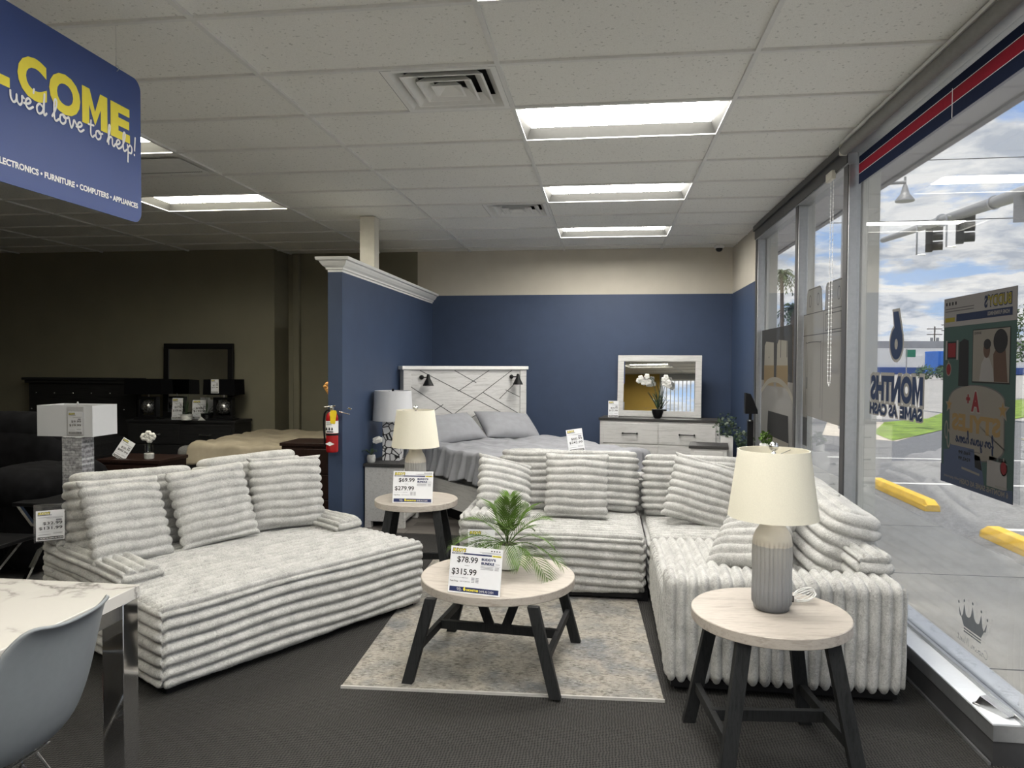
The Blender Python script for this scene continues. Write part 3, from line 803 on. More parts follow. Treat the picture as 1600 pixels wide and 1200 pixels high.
# plaque
pl = [(.075,.21)] + ell(.31,.215,.235,.075,16,PI,2*PI) + [(.545,.40)] + ell(.31,.40,.235,.065,16,0,PI)
put_poly(b, [(.31+(x-.31)*1.035, .305+(y-.305)*1.03) for x,y in pl], 7, F0, .0010); put_poly(b, pl, 3, F0, .0014)
put_text(b, 'A', .265, .345, .085, .10, 0, F0, .0016, .10); put_text(b, 'A', .27, .35, .075, .09, 5, F0, .002, .05); put_text(b, '+', .355, .385, .035, .04, 5, F0, .002, .07)
put_text(b, 'STYLES', .10, .255, .42, .08, 4, F0, .0018, .05)
script_text(b, 'for your home', .15, .205, .33, .024, .007, 1, F0, .0022)
put_rect(b, .26, .36, .172, .176, 7, F0, .0016)
def star(cx, cy, r_): return [(cx+(r_ if q%2==0 else r_*.45)*math.sin(PI*q/5), cy+(r_ if q%2==0 else r_*.45)*math.cos(PI*q/5)) for q in range(10)]
for cx, cy, r_ in ((.085,.37,.035),(.55,.37,.028)): put_poly(b, star(cx,cy,r_*1.5), 3, F0, .0018); put_poly(b, star(cx,cy,r_), 4, F0, .0022)
for cx, cy in ((.565,.535),(.07,.135)):
    put_poly(b, ell(cx,cy,.027,.032), 3, F0, .0014); put_poly(b, ell(cx,cy,.022,.026), 5, F0, .0018); put_rect(b, cx-.002, cx+.004, cy+.025, cy+.042, 3, F0, .0018)
for cx, cy in ((.575,.25),(.55,.21)):
    put_poly(b, ell(cx,cy,.018,.045), 3, F0, .002); put_poly(b, ell(cx,cy,.010,.034), 10, F0, .0024)
# bedroom, price card and washer along the bottom
put_poly(b, [(.22,.03),(.60,.075),(.60,.155),(.42,.175),(.25,.15)], 8, F0, .0012); put_poly(b, [(.24,.10),(.40,.12),(.40,.17),(.26,.16)], 6, F0, .0014); put_poly(b, [(.26,.075),(.42,.085),(.42,.095),(.26,.085)], 3, F0, .0016)
put_poly(b, [(.30,.10),(.56,.115),(.53,.185),(.31,.185)], 8, F0, .0016)
for s_, z in (('$60.99', .15), ('$242.99', .122)): put_text(b, s_, .34, z, .11, .018, 6, F0, .002, .03)
put_rect(b, .045, .20, .045, .155, 0, F0, .0014); put_rect(b, .055, .11, .157, .172, 6, F0, .0014); put_rect(b, .125, .185, .157, .172, 6, F0, .0014)
put_poly(b, [(0,0),(.625,0),(.625,.085),(.40,.05),(.20,.028),(0,.055)], 8, F0, .0018)
put_text(b, '6 MONTHS SAME AS CASH', .03, .018, .40, .024, 3, F0, .0024, .03); put_text(b, 'with payment', .44, .024, .15, .017, 3, F0, .0024, .01); put_text(b, "Don't forget", .04, .048, .09, .012, 3, F0, .0024, .01)
b.build('print', [M[k_] for k_ in PM], t, smooth=False)

# crown decal low on the glass
t = thing('crown_decal', 'grey crown logo decal low on the front window glass', 'window decal', (0,0,0))
F0 = frame_win(3.27, .335) @ Matrix.Translation((0,0,.0)) 
dk = flat('crown_decal_grey', (.10,.11,.12), .5)
b = MB()
cw = [(.065,.045),(.215,.045)]
tips = [(.265,.125),(.215,.145),(.14,.155),(.065,.145),(.015,.125)]
pts = list(cw)
for q, (tx, ty) in enumerate(tips):
    pts.append((tx, ty))
    if q < 4:
        nx_, ny_ = tips[q+1]
        for tt in (.2,.35,.5,.65,.8): pts.append((tx+(nx_-tx)*tt + 0, ty+(ny_-ty)*tt - .058*(1-(2*tt-1)**2)**.5*.95))
cen = (.14,.06)
from mathutils.geometry import tessellate_polygon
b.add([(x,y,.001) for x,y in pts], tessellate_polygon([[Vector((x,y,0)) for x,y in pts]]), 0, F0)
for tx, ty in tips: put_poly(b, ell(tx, ty+.014, .006, .007, 10), 0, F0)
put_rect(b, .065, .215, .032, .038, 0, F0); put_rect(b, .065, .215, .020, .026, 0, F0)
b.build('crown', dk, t, smooth=False)
b = MB(); script_text(b, 'Crown Mint', .005, -.03, .27, .016, .0016, 0, F0, .0012); b.build('lettering', dk, t, smooth=False)

# washer cling on the middle pane
t = thing('washer_cling', 'grey see-through window cling of two washing machines on the middle pane', 'window decal', (0,0,0))
F0 = frame_win(5.12, 1.13)
b = MB()
put_poly(b, [(.10,0),(1.12,.02),(1.12,.83),(.10,.83)], 0, F0)
put_poly(b, [(.10,.83),(.55,.83),(.53,1.0),(.49,1.03),(.17,1.03),(.13,1.0)], 0, F0); put_poly(b, [(.60,.83),(1.05,.83),(1.03,1.0),(.99,1.03),(.68,1.03),(.63,1.0)], 0, F0)
def line(p, q_, w_=.006): ribbon(b, [p, q_], w_, 1, F0, .0014)
line((.10,.83),(1.12,.83)); line((.575,.02),(.575,.83)); line((.10,.66),(1.12,.66)); ribbon(b, [(.14,.84),(.15,1.0),(.2,1.02),(.48,1.02),(.52,1.0),(.54,.84)], .004, 1, F0); ribbon(b, [(.63,.84),(.65,1.0),(.7,1.02),(.98,1.02),(1.02,1.0),(1.04,.84)], .004, 1, F0)
for x in (.22,.45,.72,.94): ribbon(b, ell(x,.93,.03,.045,14)+[(x+.03,.93)], .006, 1, F0)
ribbon(b, [(.63,.10),(.63,.56),(.66,.6),(1.0,.6),(1.04,.56),(1.04,.10)], .006, 1, F0); line((.16,.68),(.16,.80)); line((.16,.68),(.52,.68)); line((.52,.68),(.52,.80)); line((.16,.80),(.52,.80))
b.build('print', [M['film_grey'], M['film_line']], t, smooth=False)
# bedroom cling on the far pane
t = thing('bedroom_cling', 'see-through window cling of a tufted bed on the farthest pane', 'window decal', (0,0,0))
F0 = frame_win(6.36, .55)
b = MB()
put_poly(b, [(.0,.0),(1.48,.02),(1.48,.85),(.0,.85)], 0, F0)
put_poly(b, [(.22,.85),(1.48,.85),(1.48,1.36),(.28,1.36),(.24,1.33)], 1, F0)
for q in range(5): ribbon(b, [(.42+q*.24,1.08),(.42+q*.24,1.34)], .02, 2, F0)
for x in (.38,.92):
    put_poly(b, [(x,.84),(x+.44,.84),(x+.42,1.20),(x+.36,1.24),(x+.02,1.22)], 3, F0, .0016); put_poly(b, [(x,.80),(x+.44,.80),(x+.44,1.0),(x,1.0)], 4, F0, .002)
ribbon(b, [(.02,.35),(.12,.62),(.35,.78),(.75,.86),(1.15,.84),(1.46,.74)], .05, 3, F0, .0022)
put_poly(b, [(.3,.2),(1.2,.2),(1.15,.55),(.35,.55)], 1, F0, .0018); put_rect(b, .32, 1.18, .25, .31, 3, F0, .0026)
b.build('print', [M['film_grey'], M['film_dark'], M['film_line'], M['film_pale'], M['film_tan']], t, smooth=False)
t = thing('lamp_cling', 'narrow window cling of a nightstand, lamp and vase left of the washers', 'window decal', (0,0,0))
F0 = frame_win(6.10, .75)
b = MB()
put_rect(b, 0, .13, .15, .62, 1, F0); put_rect(b, .0, .13, .38, .44, 0, F0, .0014); put_rect(b, .01,.03,-.15,.15,0,F0); put_rect(b,.1,.12,-.15,.15,0,F0)
put_rect(b, .045, .13, .95, 1.12, 2, F0); put_rect(b, .09, .10, .62, .95, 2, F0)
put_poly(b, ell(.02,.8,.03,.1), 0, F0, .0014); ribbon(b, [(.02,.7),(.02,.62)], .02, 2, F0)
b.build('print', [M['film_grey'], M['film_dark'], M['film_line']], t, smooth=False)
# doorstop on the sill end
t = thing('door_wedge', 'ribbed metal door wedge lying on the white sill end', 'doorstop', (1.56, 3.10, .172), -62)
b = MB()
for q in range(6):
    y = -.026+q*.0105
    b.add([(-.07,y,0),(.06,y,0),(.075,y,.012),(-.045,y,.045),(-.07,y+.009,0),(.06,y+.009,0),(.075,y+.009,.012),(-.045,y+.009,.045)], [(0,1,2,3),(7,6,5,4),(3,2,6,7),(0,3,7,4),(1,5,6,2),(0,4,5,1)])
b.box(-.066, .055, -.024, .034, 0.0, .014)
b.build('wedge', M['steel'], t, bevel=.001); MB().box(-.075, -.045, -.03, .04, 0, .008).build('foot_plate', M['steel'], t, bevel=.002)
# ------------------------------------------------------------------ price cards
CM = ['paper','navy','yellow','ink','greyink','whiteink']
def FRC(lean=0):   # standing card: u = +X, v = up (leaning back), normal = -Y
    return Matrix.Rotation(R(-lean),4,'X') @ Matrix(((1,0,0,0),(0,0,-1,0),(0,1,0,0),(0,0,0,1)))
def card(label, loc, rz, w, h, p1, p2, lean=12, layout='L', sleeve=False, foot=True, roll=0, group='price cards'):
    t = thing('price_card', label, 'price sign', loc, rz, group)
    F = Matrix.Rotation(R(roll),4,'Y') @ FRC(lean)
    b = MB(); b.box(-w/2, w/2, 0, h, -.0025, 0, 0, F); b.build('panel', M['paper'], t, smooth=False)
    p = MB(); X = lambda u: -w/2+u*w
    def T(s, u0, u1, v0, v1, mi, bold=.03, off=.0014, sh=0): put_text(p, s, X(u0), v0*h, (u1-u0)*w, (v1-v0)*h, mi, F, off, bold, sh)
    def Q(u0, u1, v0, v1, mi, off=.0008): put_rect(p, X(u0), X(u1), v0*h, v1*h, mi, F, off)
    if layout == 'L':
        T("BUDDY'S", .035, .30, .875, .965, 3, .07, .0010, .2); T("BUDDY'S", .045, .29, .885, .955, 2, .03, .0016, .2)
        Q(.03, .80, .83, .862, 1); T('HOME FURNISHINGS', .05, .26, .835, .858, 5, .02); Q(.81, .98, .825, .86, 2); T('RENT TO OWN', .83, .96, .832, .853, 3, .02)
        for q in range(4): Q(.78+q*.05, .805+q*.05, .935, .958, 3)
        for q in range(2): Q(.56+q*.05, .97, .905-q*.02, .912-q*.02, 4)
        T(p1, .14, .54, .64, .785, 3, .012); T('WEEKLY', .29, .39, .585, .605, 4, .01)
        T(p2, .05, .53, .375, .525, 3, .012); T('MONTHLY', .27, .38, .32, .34, 4, .01); Q(.03, .27, .328, .332, 4)
        T('Cash Price:', .03, .19, .235, .27, 3, .01); T('total of payments', .22, .42, .235, .27, 4, .01)
        T("BUDDY'S", .61, .88, .73, .785, 1, .05); T('BUNDLE', .61, .855, .645, .70, 1, .05); T('set price', .88, .96, .65, .685, 4, .01)
        Q(.60, .97, .625, .629, 4)
        for q in range(3): Q(.60, .84, .595-q*.026, .605-q*.026, 4); Q(.87, .95, .595-q*.026, .605-q*.026, 4)
        for q in range(4): Q(.44, .50, .335-q*.03, .35-q*.03, 4); Q(.52, .58, .335-q*.03, .35-q*.03, 4)
        Q(.03, .97, .03, .135, 1); T('6', .30, .345, .055, .145, 2, .05); T('MONTHS', .36, .59, .055, .10, 2, .05); T('SAME AS CASH', .605, .875, .055, .10, 5, .0)
        T('hello', .17, .25, .085, .12, 5, 0, .0014, .3); T('weight', .18, .27, .048, .082, 5, 0, .0014, .3)
    else:
        T("BUDDY'S", .06, .50, .86, .96, 3, .07, .0010, .2); T("BUDDY'S", .08, .48, .87, .95, 2, .03, .0016, .2); Q(.06, .55, .835, .855, 1)
        for q in range(2): Q(.06+.3*q, .94, .765-q*.03, .775-q*.03, 4)
        Q(.70, .90, .64, .70, 4)
        T(p1, .24, .92, .51, .62, 3, .012); T(p2, .10, .92, .35, .46, 3, .012); Q(.35, .6, .475, .485, 4)
        Q(.08, .45, .29, .295, 4); Q(.6,.92,.24,.25,4); Q(.6,.92,.21,.22,4); Q(.08, .5, .19, .205, 4)
        Q(.05, .95, .03, .12, 3); T('6 MONTHS SAME AS CASH', .08, .92, .05, .10, 5, .03)
    p.build('print', [M[c] for c in CM], t, smooth=False)
    if foot and not sleeve:
        MB().box(-w/2, w/2, -.002, .045, -.002, .0005).build('stand_foot', M['clear'], t, smooth=False)
    if sleeve:
        s = MB(); s.box(-w*.58, w*.58, -h*.05, h*1.22, -.006, .003, 0, F); s.build('plastic_sleeve', M['clear'], t, smooth=False)
    return t

# ------------------------------------------------------------------ plush sofa on the left
LS = thing('sofa', 'oversized light grey channel-plush sofa on the left, facing the rug', 'sofa', (-2.0, 3.044, 0), 58.8)
L = 1.70
plush_box('seat_base', 0, L, 0, 1.42, .03, .43, 'x', LS, r=.055, crown=.03)
plush_box('arm', 0, .26, .42, 1.40, .34, .53, 'y', LS, r=.075, phase=1)
plush_box('arm', L-.30, L-.05, .52, 1.40, .34, .53, 'y', LS, r=.075, phase=2)
plush_box('back_frame', 0, L, 1.22, 1.44, .055, .66, 'x', LS, r=.06)
for i, xa in enumerate((.05, .83)):
    plush_box('back_cushion', 0, .76, -.13, .13, 0, .50, 'z', LS, r=.10, pitch=.058, amp=.030, Mx=TR(xa+.0, 1.17, .425, -10+2*i, (2,-1)[i], (0,0)[i]), phase=i)
b = MB()
for x, y in ((.06,.06),(L-.16,.06),(.06,1.3),(L-.16,1.3)): b.box(x, x+.10, y, y+.08, 0, .06)
for q in range(4): pass
b.box(.07, L-.07, .07, 1.38, .02, .065)
b.build('feet', M['black'], LS)
LSM = Matrix.Translation((-2.0,3.044,0)) @ Matrix.Rotation(R(58.8),4,'Z')
PG = 'ribbed plush throw pillows'
pillow('throw_pillow', .50, .48, .17, 'leftmost ribbed plush throw pillow on the left sofa, turned to show its seam', 'pillow', LSM @ TR(.26, .80, .452, -22, 4, 14), group=PG)
pillow('throw_pillow', .50, .48, .17, 'middle ribbed plush throw pillow of the three on the left sofa', 'pillow', LSM @ TR(.78, .82, .458, -22, -3, -2), group=PG, phase=.02)
pillow('throw_pillow', .50, .48, .17, 'rightmost ribbed plush throw pillow on the left sofa', 'pillow', LSM @ TR(1.27, .84, .458, -17, 1, -16), group=PG, phase=.04)

# ------------------------------------------------------------------ plush sectional on the right
SS = thing('sectional_sofa', 'light grey channel-plush corner sectional by the window and behind the coffee table', 'sofa', (0,0,0))
plush_box('seat_section', -.95, .275, 4.73, 5.80, .045, .44, 'x', SS, r=.06, crown=.025)
plush_box('corner_seat', .285, 1.36, 4.75, 5.80, .06, .43, 'x', SS, r=.06, crown=.02, step=.010)
plush_box('window_seat', .29, 1.36, 3.56, 4.75, .06, .45, 'v', SS, r=.06, crown=.02, phase=2)
plush_box('arm', .29, 1.375, 3.44, 3.70, .045, .565, 'v', SS, r=.055, pitch=.0535, amp=.038, step=.006)
plush_box('arm', -.97, -.72, 4.72, 5.80, .06, .565, 'y', SS, r=.07)
plush_box('back_frame', -.97, 1.37, 5.70, 5.92, .06, .70, 'x', SS, r=.06, step=.012)
plush_box('back_frame', 1.19, 1.385, 3.62, 5.9, .06, .66, 'y', SS, r=.06, pitch=.062)
plush_box('back_cushion', 0, 1.06, -.14, .14, 0, .48, 'z', SS, r=.09, pitch=.053, amp=.030, Mx=TR(-.80, 5.52, .43, -10, 0, 0))
plush_box('back_cushion', 0, .98, -.14, .14, 0, .47, 'z', SS, r=.09, pitch=.053, amp=.030, Mx=TR(.275, 5.50, .42, -10, .6, -1), phase=1)
plush_box('back_cushion', 0, .74, -.14, .14, 0, .47, 'z', SS, r=.09, pitch=.056, amp=.030, Mx=TR(1.08, 5.42, .43, -14, 0, -90), phase=2)
plush_box('back_cushion', 0, .95, -.15, .15, 0, .47, 'z', SS, r=.11, pitch=.066, amp=.03, Mx=TR(1.08, 4.80, .47, -16, 7, -84), phase=3)
b = MB()
for x, y in ((-.9,4.8),(.2,4.8),(.34,3.52),(1.24,3.52),(1.24,5.7),(-.9,5.7)): b.box(x, x+.09, y, y+.09, 0, .07)
b.box(-.92, .25, 4.77, 5.85, .03, .065); b.box(.32, 1.33, 3.47, 5.85, .03, .065)
b.build('feet', M['black'], SS)
pillow('throw_pillow', .43, .42, .17, 'ribbed plush throw pillow tipped on its corner at the left arm of the sectional', 'pillow', TR(-.70, 5.03, .50, -30, 16, 30), group=PG)
pillow('throw_pillow', .46, .46, .16, 'upright square ribbed throw pillow left of centre on the sectional', 'pillow', TR(-.20, 5.13, .465, -16, 0, -2), group=PG, phase=.03)
pillow('throw_pillow', .48, .46, .17, 'tilted ribbed throw pillow in the corner of the sectional, left of the front lamp', 'pillow', TR(.62, 5.12, .45, -18, 14, -4), group=PG, phase=.01)
pillow('throw_pillow', .46, .46, .17, 'slumped ribbed throw pillow on the window seat, lying low behind the front lamp', 'pillow', TR(.72, 4.00, .47, -52, -12, -44), group=PG)
pillow('throw_pillow', .46, .46, .16, 'ribbed throw pillow half hidden behind the ribbed base of the front lamp', 'pillow', TR(1.0, 4.36, .46, -24, 8, -66), group=PG, phase=.02)

# ------------------------------------------------------------------ rug
t = MB(); t.box(-.76, .76, 0, 2.28, .0, .012)
o = t.build('area_rug', M['rug'], bevel=.004); o.location = (-.478, 3.335, 0); o.rotation_euler = (0,0,R(2.4))
tag(o, 'distressed beige and grey vintage-pattern area rug under the coffee table', 'rug')
rim = MB(); rim.box(-.762, .762, -.006, .004, 0, .013); rim.build('binding', flat('rug_binding', (.42,.41,.39), .9), o)

# ------------------------------------------------------------------ round tables
def beam(mb, p0, p1, wx, wy, ang=0):
    p0 = Vector(p0); p1 = Vector(p1)
    a = Vector((math.cos(ang), math.sin(ang), 0)); c = Vector((-math.sin(ang), math.cos(ang), 0))
    vs = [p + a*(sx*wx/2) + c*(sy*wy/2) for p in (p0, p1) for sx, sy in ((-1,-1),(1,-1),(1,1),(-1,1))]
    mb.add(vs, [(3,2,1,0),(4,5,6,7),(0,1,5,4),(1,2,6,5),(2,3,7,6),(3,0,4,7)])
def hbar(mb, p0, p1, w, h):
    p0 = Vector(p0); p1 = Vector(p1); d = (p1-p0); d.z = 0; c = Vector((-d.y, d.x, 0)).normalized()*(w/2); u = Vector((0,0,h/2))
    vs = [p + s1*c + s2*u for p in (p0, p1) for s1, s2 in ((-1,-1),(1,-1),(1,1),(-1,1))]
    mb.add(vs, [(3,2,1,0),(4,5,6,7),(0,1,5,4),(1,2,6,5),(2,3,7,6),(3,0,4,7)])
def round_table(name, label, cat, loc, rz, rad, h, foot, top, zs, brace=False, group=None):
    t = thing(name, label, cat, loc, rz, group)
    tk = .042
    MB().lathe([(rad-.003,h-tk),(rad,h-tk+.003),(rad,h-.003),(rad-.003,h)], 96).build('tabletop', M['topwood'], t)
    for sx in (-1,1):
        for sy in (-1,1):
            b = MB(); beam(b, (sx*foot[0], sy*foot[1], 0), (sx*top[0], sy*top[1], h-tk), .054, .034); b.build('leg', M['legwood'], t, bevel=.002)
    f = zs/(h-tk); mx = foot[0]+(top[0]-foot[0])*f; my = foot[1]+(top[1]-foot[1])*f
    for sx in (-1,1):
        b = MB(); hbar(b, (sx*mx, -my, zs), (sx*mx, my, zs), .024, .04); b.build('side_stretcher', M['legwood'], t, bevel=.0015)
    b = MB(); hbar(b, (-mx, 0, zs), (mx, 0, zs), .026, .045); b.build('centre_stretcher', M['legwood'], t, bevel=.0015)
    if brace:
        for sx in (-1,1):
            b = MB(); beam(b, (sx*.045, 0, zs+.02), (sx*.13, 0, h-tk), .048, .026); b.build('brace', M['legwood'], t, bevel=.0015)
    return t
round_table('coffee_table', 'round bleached-oak coffee table with black splayed legs on the rug', 'coffee table', (-.54, 3.69, .012), -5.5, .395, .455, (.36,.35), (.25,.33), .17, True)
ETG = 'round oak end tables'
round_table('end_table', 'round bleached-oak end table with black legs in front of the sectional arm', 'end table', (.65, 2.945, 0), 6, .30, .585, (.25,.28), (.16,.20), .17, group=ETG)
round_table('end_table', 'round bleached-oak end table between the left sofa and the bed', 'end table', (-1.335, 5.06, 0), 8, .295, .585, (.25,.28), (.16,.20), .17, group=ETG)

# ------------------------------------------------------------------ ribbed lamps
def shade(mb, r0, r1, z0, z1, n=64):
    mb.lathe([(r0,z0),(r1,z1)], n, cap0=False, cap1=False); mb.lathe([(r1-.004,z1),(r0-.004,z0)], n, cap0=False, cap1=False)
    mb.lathe([(r1,z1),(r1-.004,z1)], n, cap0=False, cap1=False); mb.lathe([(r0-.004,z0),(r0,z0)], n, cap0=False, cap1=False)
def ribbed_lamp(label, loc, rz=0):
    t = thing('table_lamp', label, 'table lamp', loc, rz, 'ribbed ceramic lamps')
    prof = [(.055,0),(.066,.004),(.070,.02)] + [(.074+.001*math.sin(q),.03+.235*q/10) for q in range(11)] + [(.075,.268),(.073,.285),(.064,.308),(.050,.330),(.046,.345),(.047,.358),(.044,.362)]
    MB().lathe(prof, 192, rfun=lambda a, z: 1+(.075*(abs(math.cos(13*a))**.7-.6) if .025 < z < .267 else 0)).build('base', M['dip'], t, angle=60)
    MB().lathe([(.012,.36),(.018,.364),(.018,.375),(.010,.38),(.008,.42),(.014,.425),(.014,.47)], 20).build('socket', M['steel'], t)
    s = MB(); shade(s, .172, .136, .368, .632); s.build('lamp_shade', M['shade_cream'], t)
    f = MB()
    for q in range(3):
        a = 2*PI*q/3+.5; f.tube([(.133*math.cos(a), .133*math.sin(a), .622), (.06*math.cos(a), .06*math.sin(a), .612), (0,0,.605)], .0018, 6)
    f.tube([(.03,0,.43),(.045,0,.5),(.03,0,.58),(0,0,.605)], .0018, 6); f.tube([(-.03,0,.43),(-.045,0,.5),(-.03,0,.58),(0,0,.605)], .0018, 6)
    f.build('harp', M['steel'], t)
    b = MB(); b.lathe([(.006,.605),(.010,.615),(.006,.625)], 14); b.ball((0,0,.645), .019, 10); b.build('finial', M['chrome'], t)
    MB().ball((0,0,.50), .03, 8, 0, (1,1,1.3)).build('bulb', M['whiteink'], t)
    return t
ribbed_lamp('cream shaded lamp with grey ribbed ceramic base on the front right end table', (.662, 2.97, .585), 20)
ribbed_lamp('cream shaded lamp with ribbed ceramic base on the end table by the bed', (-1.352, 5.10, .585))
t = thing('power_cord', 'coiled clear lamp cord on the front right end table beside the lamp base', 'cord', (.79, 3.06, .587), 20)
b = MB()
for q in range(5):
    b.tube([(.05*math.cos(a)+.02, .020*math.sin(a)*math.cos(q*.55)+.004*q-.008, .030+.024*math.sin(a+q*.12)*math.sin(.5+q*.5)+.006*math.cos(a)) for a in [2*PI*k/24 for k in range(25)]], .0021, 6)
b.build('coil', flat('clear_cord', (.72,.72,.70), .25), t)
MB().tube([(-.035,-.012,.008),(-.035,.012,.008),(-.035,.012,.03),(-.035,-.012,.03),(-.035,-.012,.008)], .003, 6).build('tie', M['black'], t)

# ------------------------------------------------------------------ bed with slatted diagonal headboard
BED = thing('bed', 'whitewashed platform bed with grooved diagonal headboard set across the blue corner', 'bed', (-1.59, 8.27, 0), 41.6)
HW = .82
b = MB(); b.box(-HW+.07, HW-.07, -.03, .02, .12, 1.485); b.build('headboard_panel', M['whitewood'], BED, smooth=False)
for sx in (-1,1):
    b = MB(); b.box(sx*(HW-.045)-.045, sx*(HW-.045)+.045, -.045, .045, 0, 1.485); b.build('headboard_post', M['whitewood_h'], BED, bevel=.003)
b = MB(); b.box(-HW-.02, HW+.02, -.06, .05, 1.485, 1.525); b.build('headboard_cap', M['white'], BED, bevel=.004)
gv = MB()
def groove(x0, z0, x1, z1):
    d = Vector((x1-x0, 0, z1-z0)).normalized(); n = Vector((-d.z, 0, d.x))*.0035
    gv.add([(x0-n.x,-.0312,z0-n.z),(x1-n.x,-.0312,z1-n.z),(x1+n.x,-.0312,z1+n.z),(x0+n.x,-.0312,z0+n.z),(x0-n.x,-.0292,z0-n.z),(x1-n.x,-.0292,z1-n.z),(x1+n.x,-.0292,z1+n.z),(x0+n.x,-.0292,z0+n.z)], [(0,1,2,3),(0,4,5,1),(3,2,6,7),(0,3,7,4),(1,5,6,2)])
gx = lambda u: -HW+.09+u*(2*HW-.18)
gz = lambda v: 1.475-v*.80
for a in ((.08,0,1.0,.78),(.38,0,.58,.18),(.70,0,.41,.30),(.92,0,.22,.80),(0,.22,.42,.68),(0,.52,.10,.62),(.28,.48,.05,.72),(.64,.32,1.0,.66),(.99,.14,.80,.42),(.86,.29,1.0,.40),(.61,.62,.40,.80)):
    groove(gx(a[0]), gz(a[1]), gx(a[2]), gz(a[3]))
gv.build('headboard_grooves', M['ink'], BED, smooth=False)
for sx in (-1,1):
    s = MB().ball((sx*.60,-.045,1.40), .026, 8).build('sconce', M['black'], BED)
    b = MB(); b.tube([(sx*.60,-.04,1.40),(sx*.60+.03,-.10,1.40),(sx*.60+.045,-.115,1.39)], .007, 8); b.build('arm', M['black'], s)
    b = MB(); b.lathe([(.012,.045),(.018,.03),(.022,0),(.062,-.08),(.060,-.082),(.02,-.004)], 24, 0, TR(sx*.60+.045,-.115,1.39), cap1=False); b.build('sconce_shade', M['black'], s)
b = MB()
for sx in (-1,1): b.box(sx*(HW-.03)-.02, sx*(HW-.03)+.02, -2.08, -.03, .14, .40)
b.box(-HW, HW, -2.14, -2.08, .14, .42); b.build('side_rails', M['whitewood'], BED, bevel=.004)
b = MB()
for x in (-HW+.05, HW-.05): b.box(x-.04, x+.04, -2.13, -2.05, 0, .14)
b.box(-HW+.12, HW-.12, -2.02, -.1, .0, .14); b.build('foot_blocks', M['black'], BED)
MB().box(-.76, .76, -2.06, -.05, .36, .66).build('mattress', M['greymat'], BED, bevel=.04)
BM = Matrix.Translation((-1.59,8.27,0)) @ Matrix.Rotation(R(41.6),4,'Z')
def duvet(name, x0, x1, y0, y1, zt, drop, mat, label, cat, mx, amp=.045, fold=44, hem=.02, n=170, sides='LRF'):
    # draped cloth: top sheet with hanging pleated sides
    W = x1-x0; D = y1-y0
    tot_u = W + 2*drop; tot_v = D + drop
    us = np.linspace(-drop, W+drop, n); vs_ = np.linspace(-drop, D, n)
    U, V = np.meshgrid(us, vs_, indexing='ij'); U = U.ravel(); V = V.ravel()
    du = np.maximum(0, np.maximum(-U, U-W)); dv = np.maximum(0, -V)
    d = np.maximum(du, dv)
    X = np.clip(U, 0, W); Y = np.clip(V, 0, D)
    rr = .05
    pl = np.sin(V*fold)+.6*np.sin(V*fold*1.73+1)+.5*np.sin(V*fold*.6+2); pl2 = np.sin(U*fold)+.6*np.sin(U*fold*1.73+1)
    k = np.clip(d/drop, 0, 1)
    X = X + np.sign(U-W/2)*(du > 0)*(np.minimum(du, rr)*.6 + amp*k*pl*.6 + amp*k)
    Y = Y - (dv > 0)*(np.minimum(dv, rr)*.6 + amp*k*pl2*.6 + amp*k)
    top = .010*np.sin(U*9+V*5)+.008*np.sin(V*17-U*8)+.006*np.sin(U*23+V*2)+.004*np.sin(U*41+np.sin(V*13)*3)
    Z = zt + top - np.where(d > rr, d - rr*.5, d*d/(2*rr)) + hem*k*np.sin((U+V)*7)
    Z = np.maximum(Z, .03)
    idx = np.arange(n*n).reshape(n,n)
    q = np.stack([idx[:-1,:-1], idx[1:,:-1], idx[1:,1:], idx[:-1,1:]], -1).reshape(-1,4)
    P = np.stack([X+x0, Y+y0, Z], 1)
    o = np_mesh(name, P, q, mat); o.matrix_world = mx
    sm = o.modifiers.new('thickness', 'SOLIDIFY'); sm.thickness = .012
    return tag(o, label, cat)
duvet('comforter', -.79, .79, -2.10, -.10, .72, .30, M['sheet'], 'crumpled grey comforter draped over the bed in the blue corner', 'comforter', BM)
for i, (x, ry, rz, lab) in enumerate(((-.36,-3,4,'left grey pillow leaning on the whitewashed headboard'), (.34,4,-6,'right grey pillow leaning on the whitewashed headboard'))):
    pillow('bed_pillow', .70, .46, .20, lab, 'pillow', BM @ TR(x, -.50, .722, -56, ry, rz), mat=M['sheet'], group='grey bed pillows', channels=False, pw=.5, step=.02, fuzz=.0, sag=.03)

# ------------------------------------------------------------------ whitewashed nightstand
def drawer_unit(t, w, d, h, rows, cols, body, topm, handle, tk=.03, leg=.0, inset=.02, hw=.14):
    b = MB(); b.box(-w/2, w/2, -d/2, d/2, leg, h-tk); b.build('body', body, t, bevel=.003)
    b = MB(); b.box(-w/2-.015, w/2+.015, -d/2-.015, d/2+.01, h-tk, h); b.build('top', topm, t, bevel=.003)
    if leg:
        for sx in (-1,1):
            for sy in (-1,1):
                MB().box(sx*(w/2-.03)-.03, sx*(w/2-.03)+.03, sy*(d/2-.03)-.03, sy*(d/2-.03)+.03, 0, leg).build('foot', body, t)
    hh = (h-tk-leg-2*inset)/rows; ww = (w-2*inset-.03)/cols
    for r_ in range(rows):
        for c_ in range(cols):
            x0 = -w/2+inset+.015+c_*ww; z0 = leg+inset+r_*hh
            dr_ = MB().box(x0+.006, x0+ww-.006, -d/2-.014, -d/2+.004, z0+.006, z0+hh-.006).build('drawer', body, t, bevel=.003)
            if handle:
                cx, cz = x0+ww/2, z0+hh/2
                k_ = MB(); k_.tube([(cx-hw/2,-d/2-.04,cz),(cx+hw/2,-d/2-.04,cz)], .006, 8)
                for s_ in (-1,1): k_.tube([(cx+s_*hw/2,-d/2-.012,cz),(cx+s_*hw/2,-d/2-.042,cz)], .011, 10)
                k_.build('handle', handle, dr_)
